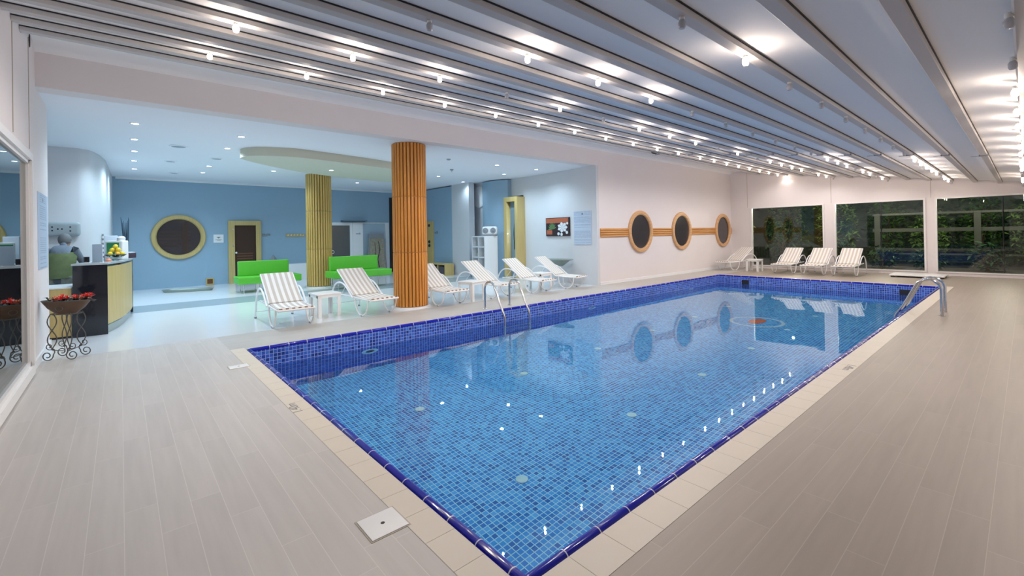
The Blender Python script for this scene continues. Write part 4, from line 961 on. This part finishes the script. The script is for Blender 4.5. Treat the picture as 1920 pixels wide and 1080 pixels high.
fr_ = [(0.090*math.cos(a), 0.090*math.sin(a), 0.122) for a in (0.3, 1.56, 2.82, 4.07, 5.33)]+[(0.049*math.cos(a), 0.049*math.sin(a), 0.190) for a in (0.9, 3.0, 5.1)]+[(0, 0, 0.252)]
frn = ['at the right rim', 'at the back rim', 'at the left rim', 'at the front left rim', 'at the front right rim', 'upper back', 'upper left', 'upper front', 'topmost']
for k, (x, y, z) in enumerate(fr_):
    f = MB(); f.sphere((0, 0, 0), 0.039, u=14, v=9, sc=(1.08, 1, 0.95)); f.tube([(0.040, 0, 0), (0.046, 0, 0.001)], [0.010, 0.004], 6)
    o = f.build('lemon', M['lemon'] if k % 3 else M['lemon2'], loc=(BXc+x, BYc+y, CZ+z)); o.rotation_euler = (0.4*k, 0.3*k, 1.1*k)
    tag(o, '%s yellow fruit, %s in the glass bowl' % ('golden' if k % 3 == 0 else 'bright', frn[k]), 'fruit', 'yellow fruit in the bowl')
# AC unit, list strip
t = empty('air_conditioner', (-13.0, -1.05, 1.78)); tag(t, 'rounded grey wall unit with small dark marks behind the desk', 'air conditioner')
f = MB(); f.box(0, -0.55, -0.14, 0.17, 0.43, 0.14, bev=0.06); f.build('unit_body', M['ac'], t)
f = MB()
for y, z in ((0.02, 0.04), (0.02, -0.03), (0.10, 0.0), (0.16, 0.0), (0.28, 0.04), (0.28, -0.04)): f.box(0.168, y-0.012, z-0.014, 0.173, y+0.012, z+0.014)
f.build('markings', M['black'], t)
t = empty('list_strip', (-13.9, -0.31, 1.42)); tag(t, 'narrow column of dark icons on the white pillar behind the desk', 'sign')
f = MB()
for k in range(6): f.box(-0.05, 0.0, -0.28+0.1*k, 0.05, 0.02, -0.235+0.1*k); f.box(0.07, 0.0, -0.27+0.1*k, 0.16, 0.015, -0.26+0.1*k)
f.build('icons', M['ink'], t)

# ------------------------------------------------------------------ person behind the desk
def skin_body(name, verts, edges, radii, m, parent, root=0, lv=2):
    me = bpy.data.meshes.new(name); me.from_pydata(verts, edges, []); o = bpy.data.objects.new(name, me); C.objects.link(o)
    o.modifiers.new('s', 'SKIN'); sk = me.skin_vertices[0].data
    for i, r in enumerate(radii):
        sk[i].radius = (r, r) if not isinstance(r, tuple) else r
    sk[root].use_root = True
    ss = o.modifiers.new('sub', 'SUBSURF'); ss.levels = lv; ss.render_levels = lv
    dg = bpy.context.evaluated_depsgraph_get(); me2 = bpy.data.meshes.new_from_object(o.evaluated_get(dg))
    bpy.data.objects.remove(o); bpy.data.meshes.remove(me); me2.name = name
    me2.materials.clear(); me2.materials.append(m)
    for p_ in me2.polygons: p_.use_smooth = True
    q = bpy.data.objects.new(name, me2); C.objects.link(q)
    if parent: q.parent = parent
    return q
pe = empty('person', (-11.15, -0.82, 0), math.radians(172)); tag(pe, 'person in grey top and olive vest bending behind the desk', 'person')
# local: facing +x, y to the left
V = [(0, 0, 0.93), (0.03, 0, 1.08), (0.12, 0, 1.24), (0.20, 0, 1.36), (0.27, 0, 1.43), (0.33, 0, 1.50),   # pelvis..neck..head
     (0.17, 0.19, 1.34), (0.22, 0.27, 1.10), (0.38, 0.25, 0.90), (0.42, 0.25, 0.86),
     (0.17, -0.19, 1.34), (0.24, -0.28, 1.10), (0.42, -0.24, 0.92), (0.46, -0.24, 0.88),
     (0.0, 0.10, 0.86), (0.03, 0.11, 0.48), (-0.02, 0.11, 0.08), (0.12, 0.12, 0.04),
     (0.0, -0.10, 0.86), (0.03, -0.11, 0.48), (-0.02, -0.11, 0.08), (0.12, -0.12, 0.04)]
E_ = [(0, 1), (1, 2), (2, 3), (3, 4), (4, 5), (3, 6), (6, 7), (7, 8), (8, 9), (3, 10), (10, 11), (11, 12), (12, 13), (0, 14), (14, 15), (15, 16), (16, 17), (0, 18), (18, 19), (19, 20), (20, 21)]
Rr = [0.14, 0.13, 0.15, 0.12, 0.055, 0.05, 0.07, 0.048, 0.034, 0.03, 0.07, 0.048, 0.034, 0.03, 0.10, 0.07, 0.045, 0.04, 0.10, 0.07, 0.045, 0.04]
skin_body('body', V, E_, Rr, M['hoodie'], pe)
f = MB(); f.sphere((0.40, 0, 1.53), 0.10, u=20, v=14, sc=(0.98, 0.78, 1.18))
for s_ in (-1, 1): f.sphere((0.39, s_*0.078, 1.52), 0.024, sc=(0.7, 0.4, 1.2))
f.sphere((0.498, 0, 1.515), 0.018, sc=(0.9, 0.7, 1.3)); hd = f.build('head', M['skin'], pe)
f = MB()
for s_ in (-1, 1): f.sphere((0.482, s_*0.032, 1.54), 0.010)
f.build('eyes', M['black'], hd)
f = MB(); f.sphere((0.485, 0, 1.475), 0.018, sc=(0.4, 1.2, 0.3)); f.build('mouth', M['flower2'], hd)
f = MB(); f.sphere((0.385, 0, 1.56), 0.108, u=20, v=14, sc=(0.98, 0.85, 1.05)); f.build('hair', M['hair'], pe)
f = MB(); prof_ = [(0.20, 0.88), (0.20, 1.02), (0.21, 1.15), (0.215, 1.26), (0.17, 1.33)]
vs = []; n = 24
for r, z in prof_:
    for k in range(n):
        a = 2*PI*k/n; off = max(0, (z-0.93))*0.40; vs.append((off+r*0.82*math.cos(a), r*math.sin(a), z))
fs = [[i*n+k, i*n+(k+1) % n, (i+1)*n+(k+1) % n, (i+1)*n+k] for i in range(len(prof_)-1) for k in range(n)]
f.add(vs, fs, 0, True); f.build('vest', M['olive'], pe)
for s_, hx in ((1, (0.42, 0.25, 0.86)), (-1, (0.46, -0.24, 0.88))):
    hv = [hx, (hx[0]+0.06, hx[1], hx[2]-0.035)]; he = [(0, 1)]; hr = [0.026, (0.034, 0.018)]
    for j, (dy, L_) in enumerate(((-0.03, 0.065), (-0.01, 0.075), (0.012, 0.07), (0.032, 0.055))):
        b0 = len(hv); hv += [(hx[0]+0.10, hx[1]+dy, hx[2]-0.05), (hx[0]+0.10+L_*0.6, hx[1]+dy*1.2, hx[2]-0.066), (hx[0]+0.10+L_*0.8, hx[1]+dy*1.2, hx[2]-0.085)]
        he += [(1, b0), (b0, b0+1), (b0+1, b0+2)]; hr += [0.010, 0.009, 0.008]
    b0 = len(hv); hv += [(hx[0]+0.05, hx[1]-s_*0.045, hx[2]-0.045), (hx[0]+0.085, hx[1]-s_*0.06, hx[2]-0.065)]; he += [(0, b0), (b0, b0+1)]; hr += [0.011, 0.009]
    skin_body('hand', hv, he, hr, M['skin'], pe)
f = MB(); 
for s_ in (-1, 1): f.tube([(0, s_*0.10, 0.92), (0.02, s_*0.105, 0.70), (0.03, s_*0.11, 0.48), (-0.01, s_*0.11, 0.06)], [0.115, 0.105, 0.085, 0.07], 14)
f.build('trousers', M['trouser'], pe)

# ------------------------------------------------------------------ flower stand
t = empty('flower_stand', (-8.20, -0.535, 0), math.radians(60)); tag(t, 'wrought iron scroll stand with brown boat planter of red flowers', 'flower stand')
def spiral(cx, cz, r0, turns, start, sgn=1, n=22):
    return [(cx+(r0*(1-0.72*i/n))*math.cos(start+sgn*turns*2*PI*i/n), cz+(r0*(1-0.72*i/n))*math.sin(start+sgn*turns*2*PI*i/n)) for i in range(n+1)]
for sx in (-1, 1):
    for sy in (-1, 1):
        y = sy*0.10
        # wavy strands
        f = MB(); pts = []
        for i in range(15):
            u = i/14; z = 0.60-0.46*u
            pts.append((sx*(0.095+0.038*math.sin(u*2*PI+0.3)), y+sy*0.02*math.sin(u*2*PI), z))
        f.tube(pts, 0.006, 6)
        pts = [(sx*(0.095-0.038*math.sin(i/14*2*PI+0.3)), y-sy*0.02*math.sin(i/14*2*PI), 0.60-0.46*i/14) for i in range(15)]
        f.tube(pts, 0.006, 6); f.build('twisted_strand', M['iron'], t)
        f = MB(); sp = spiral(sx*0.135, 0.072, 0.066, 1.35, PI*0.95 if sx > 0 else PI*0.05, 1 if sx > 0 else -1)
        pts = [(sx*0.075, y, 0.15), (sx*0.068, y, 0.11)]+[(a, y+sy*0.02, b_) for a, b_ in sp]
        f.tube(pts, 0.0065, 6)
        sp = spiral(sx*0.125, 0.185, 0.045, 1.2, PI*1.2 if sx > 0 else -PI*0.2, 1 if sx > 0 else -1)
        f.tube([(sx*0.07, y, 0.14)]+[(a, y, b_) for a, b_ in sp], 0.0055, 6); f.build('scroll_foot', M['iron'], t)
f = MB()
for sx in (-1, 1): f.tube([(sx*0.095, -0.10, 0.14), (sx*0.02, 0, 0.10), (sx*0.095, 0.10, 0.14)], 0.0055, 6)
f.tube([(-0.17, 0, 0.585), (-0.1, 0.09, 0.585), (0.1, 0.09, 0.585), (0.17, 0, 0.585), (0.1, -0.09, 0.585), (-0.1, -0.09, 0.585)], 0.006, 6, close=True)
f.build('cradle_ring', M['iron'], t)
f = MB(); f.lathe([(0.0001, 0.57), (0.10, 0.575), (0.20, 0.66), (0.26, 0.745), (0.265, 0.755), (0.25, 0.75), (0.19, 0.68), (0.0001, 0.64)], 0, 0, 0, 32, sy=0.55); f.build('planter', M['basket'], t)
f = MB(); f.lathe([(0.262, 0.748), (0.272, 0.756), (0.262, 0.764), (0.252, 0.756), (0.262, 0.748)], 0, 0, 0, 32, sy=0.55)
f.tube([(0.26, 0, 0.756), (0.31, 0, 0.742), (0.33, 0, 0.748)], [0.012, 0.014, 0.006], 8)
f.tube([(0.04*math.cos(a*PI/8), -0.125+0.0, 0.665+0.03*math.sin(a*PI/8)) for a in range(16)], 0.004, 6, close=True); f.build('planter_rim', M['iron'], t)
rng = random.Random(3)
f = MB()
for k in range(46):
    a = rng.uniform(0, 2*PI); r = rng.uniform(0.02, 0.24); x, y = r*math.cos(a), r*0.55*math.sin(a); L_ = rng.uniform(0.05, 0.10); dz = rng.uniform(0.0, 0.05); b_ = rng.uniform(0, 2*PI)
    dx, dy = math.cos(b_)*L_, math.sin(b_)*L_; ox_, oy_ = -dy*0.25, dx*0.25
    f.add([(x, y, 0.735), (x+dx*.5+ox_, y+dy*.5+oy_, 0.77+dz), (x+dx, y+dy, 0.76+dz), (x+dx*.5-ox_, y+dy*.5-oy_, 0.765+dz)], [[0, 1, 2, 3]])
f.build('foliage', M['leaf'], t)
def blossom(x, y, z, s_, m):
    f = MB()
    for layer, (rr, zz, nn) in enumerate(((1.0, 0.0, 6), (0.72, 0.35, 5), (0.4, 0.6, 4))):
        for k in range(nn):
            a = 2*PI*k/nn+layer*0.5; c_, sn = math.cos(a), math.sin(a)
            f.add([(x, y, z+s_*zz*0.4), (x+s_*rr*0.6*math.cos(a-0.5), y+s_*rr*0.6*math.sin(a-0.5), z+s_*(zz+0.15)), (x+s_*rr*c_, y+s_*rr*sn, z+s_*(zz+0.3)), (x+s_*rr*0.6*math.cos(a+0.5), y+s_*rr*0.6*math.sin(a+0.5), z+s_*(zz+0.15))], [[0, 1, 2, 3]], 0, True)
    return f.build('blossom', m, t)
for i, (x, y) in enumerate(((-0.03, -0.12), (0.02, -0.135), (0.0, -0.07), (-0.06, -0.10), (0.06, -0.09), (0.22, 0.0), (0.19, -0.05), (0.16, 0.03), (0.245, -0.03), (0.20, 0.05), (0.15, -0.07), (0.25, 0.03), (-0.12, -0.03), (0.10, -0.02))):
    blossom(x, y, 0.765+0.014*(i % 3), 0.058, M['flower'] if i % 3 else M['flower2'])
f = MB()
for k in range(5): f.sphere((-0.08+0.02*k, 0.02-0.02*(k % 2), 0.785+0.008*(k % 3)), 0.018)
f.build('white_buds', M['white_trim'], t)

# ================================================================== OUTSIDE, BEYOND THE FAR WINDOWS
g_ = MB(); g_.box(-16, YF+0.2, -0.2, 8, 40, -0.05); struct(g_.build('floor_outside', M['ground']))
def rail(x0, x1, y, z0, z1, lab): 
    f = MB(); f.box(x0, y, z0, x1, y+0.08, z1); return tag(f.build('garden_rail', M['post']), lab, 'rail', 'painted rails of the garden fence')
t = empty('garden_fence', (-2, 23.5, 0)); tag(t, 'painted post and rail fence standing in the garden beyond the windows', 'fence')
for z0, z1 in ((2.06, 2.14), (1.40, 1.54), (0.50, 0.56)):
    f = MB(); f.box(-2.2, 0, z0, 3.8, 0.07, z1); f.build('rail', M['post'], t)
for x in (-2.05, 0.82, 3.3):
    f = MB(); f.box(x-0.09, -0.03, 0.0, x+0.09, 0.10, 2.14 if x != 3.3 else 2.7); f.build('post', M['post'], t)
t.location = (-2, 23.5, -0.05)
f = MB(); f.add([(-4.2, 20.1, -0.045), (0.8, 20.0, -0.045), (1.6, 21.4, -0.03), (-4.2, 21.4, -0.03)], [[0, 1, 2, 3]]); f.box(-4.2, 20.1, -0.049, 0.8, 21.2, -0.02)
tag(f.build('garden_path', mat('pale_paving', (0.22, 0.20, 0.16), 0.8, noise=0.2, nscale=6)), 'pale paved garden path just beyond the windows', 'path')
def plant(x, y, h, r, n, m, lab, leaf=0.16, seed=0, trunk=True, name='garden_bush'):
    t = empty(name, (x, y, -0.05)); tag(t, lab, 'bush' if name == 'garden_bush' else 'tree', 'garden plants beyond the windows'); rg = random.Random(seed)
    f = MB()
    for k in range(n):
        a = rg.uniform(0, 2*PI); u = rg.uniform(-1, 1); q = rg.uniform(0.55, 1.0)
        cx, cy, cz = r*q*math.cos(a)*math.sqrt(1-u*u), r*q*0.8*math.sin(a)*math.sqrt(1-u*u), h*0.5+h*0.5*u*q
        L_ = leaf*rg.uniform(0.6, 1.3); b_ = rg.uniform(0, 2*PI); tl = rg.uniform(-0.9, 0.5)
        d_ = Vector((math.cos(b_)*math.cos(tl), math.sin(b_)*math.cos(tl), math.sin(tl))); sd = d_.cross(Vector((rg.uniform(-1, 1), rg.uniform(-1, 1), 1.2))).normalized()
        c_ = Vector((cx, cy, max(0.08, cz))); mid = c_+d_*L_*0.5+Vector((0, 0, 0.02))
        tip = c_+d_*L_
        vv = [c_, mid+sd*L_*0.17, tip, mid-sd*L_*0.17]
        for q_ in vv: q_.z = max(0.02, q_.z)
        f.add(vv, [[0, 1, 2, 3]])
    f.build('foliage', m, t)
    if trunk:
        f = MB(); 
        for k in range(5):
            a = k*1.3; f.tube([(0.03*math.cos(a), 0.03*math.sin(a), 0), (0.1*r*math.cos(a), 0.1*r*math.sin(a), h*0.35), (0.5*r*math.cos(a), 0.5*r*math.sin(a), h*0.75)], [0.03, 0.022, 0.008], 6)
        f.build('stems', M['bark'], t)
    return t
PL = [(-10.6, 21.4, 1.3, 0.6, 420, 'leaf_c', 'low dark bush behind the first window, left corner'), (-9.6, 23.2, 2.6, 0.9, 620, 'leaf_b', 'pale leafy bush in the middle of the first window'),
      (-7.8, 24.8, 3.6, 1.0, 700, 'leaf_a', 'tall olive shrub at the right edge of the first window'), (-7.2, 22.2, 2.2, 0.6, 520, 'leaf_c', 'dark bush behind the second lounger'),
      (-5.8, 25.0, 3.8, 0.9, 760, 'leaf_b', 'tall pale shrub at the upper left of the second window'), (-5.1, 22.4, 1.0, 0.55, 420, 'leaf_c', 'low dark bush at the foot of the second window'),
      (-4.1, 25.6, 3.2, 0.75, 800, 'leaf_a', 'mid green shrub behind the fence in the second window'), (-2.6, 25.2, 2.4, 0.7, 620, 'leaf_b', 'bright leafy shrub between the fence rails'),
      (-3.7, 22.4, 0.9, 0.5, 420, 'leaf_c', 'low dark plants before the fence right of the loungers'), (-1.2, 25.6, 3.0, 0.65, 760, 'leaf_a', 'green shrub seen left in the third window'),
      (-2.4, 22.4, 0.8, 0.5, 380, 'leaf_c', 'low plants at the lower left of the third window'), (0.1, 25.2, 2.6, 0.6, 620, 'leaf_b', 'bright shrub behind the fence post in the third window'),
      (1.4, 25.6, 2.2, 0.65, 640, 'leaf_a', 'green shrub at the right edge of the third window'), (-0.9, 22.4, 1.0, 0.5, 380, 'leaf_c', 'low plants at the right edge of the third window')]
for i, (x, y, h, r, n, m, lab) in enumerate(PL): plant(x, y, h, r, n, M[m], lab, seed=i+1, leaf=0.20)
# garden hedge backdrop and lamps
f = MB(); rg = random.Random(99)
for k in range(3200):
    x = rg.uniform(-16, 5); z = rg.uniform(0, 3.6); y = 27+rg.uniform(-0.3, 0.3); L_ = rg.uniform(0.15, 0.35); a = rg.uniform(0, 2*PI)
    d_ = Vector((math.cos(a), rg.uniform(-0.6, 0.2), math.sin(a)))*L_; sd = Vector((-math.sin(a), 0.1, math.cos(a)))*L_*0.2; c_ = Vector((x, y, z))
    f.add([c_, c_+d_*.5+sd, c_+d_, c_+d_*.5-sd], [[0, 1, 2, 3]])
f.box(-16, 27.3, 0, 5, 27.6, 3.4)
tag(f.build('garden_hedge', M['leaf_c'], loc=(0, 0, -0.05)), 'dark hedge closing the garden far behind the windows', 'hedge', kind='stuff')
for x, y, z, w_ in ((-9.0, 21.0, 0.9, 45), (-3.6, 21.6, 2.6, 120), (-0.5, 21.6, 2.6, 105), (-6.5, 21.0, 2.6, 90)):
    t = empty('garden_lamp', (x, y, -0.05)); tag(t, 'slim dark garden lamp %s' % {-9.0: 'behind the first window', -3.6: 'behind the second window', -0.5: 'behind the third window', -6.5: 'behind the window post'}[x], 'garden lamp')
    f = MB(); f.tube([(0, 0, 0), (0, 0, z)], 0.018, 8); f.build('pole', M['black'], t)
    f = MB(); f.lathe([(0.0001, z+0.06), (0.09, z+0.03), (0.10, z+0.01), (0.03, z)], 0, 0, 0, 14); f.build('cap', M['black'], t)
    point((x, y+0.15, z-0.12), w_, (1, 0.92, 0.72), 0.05)
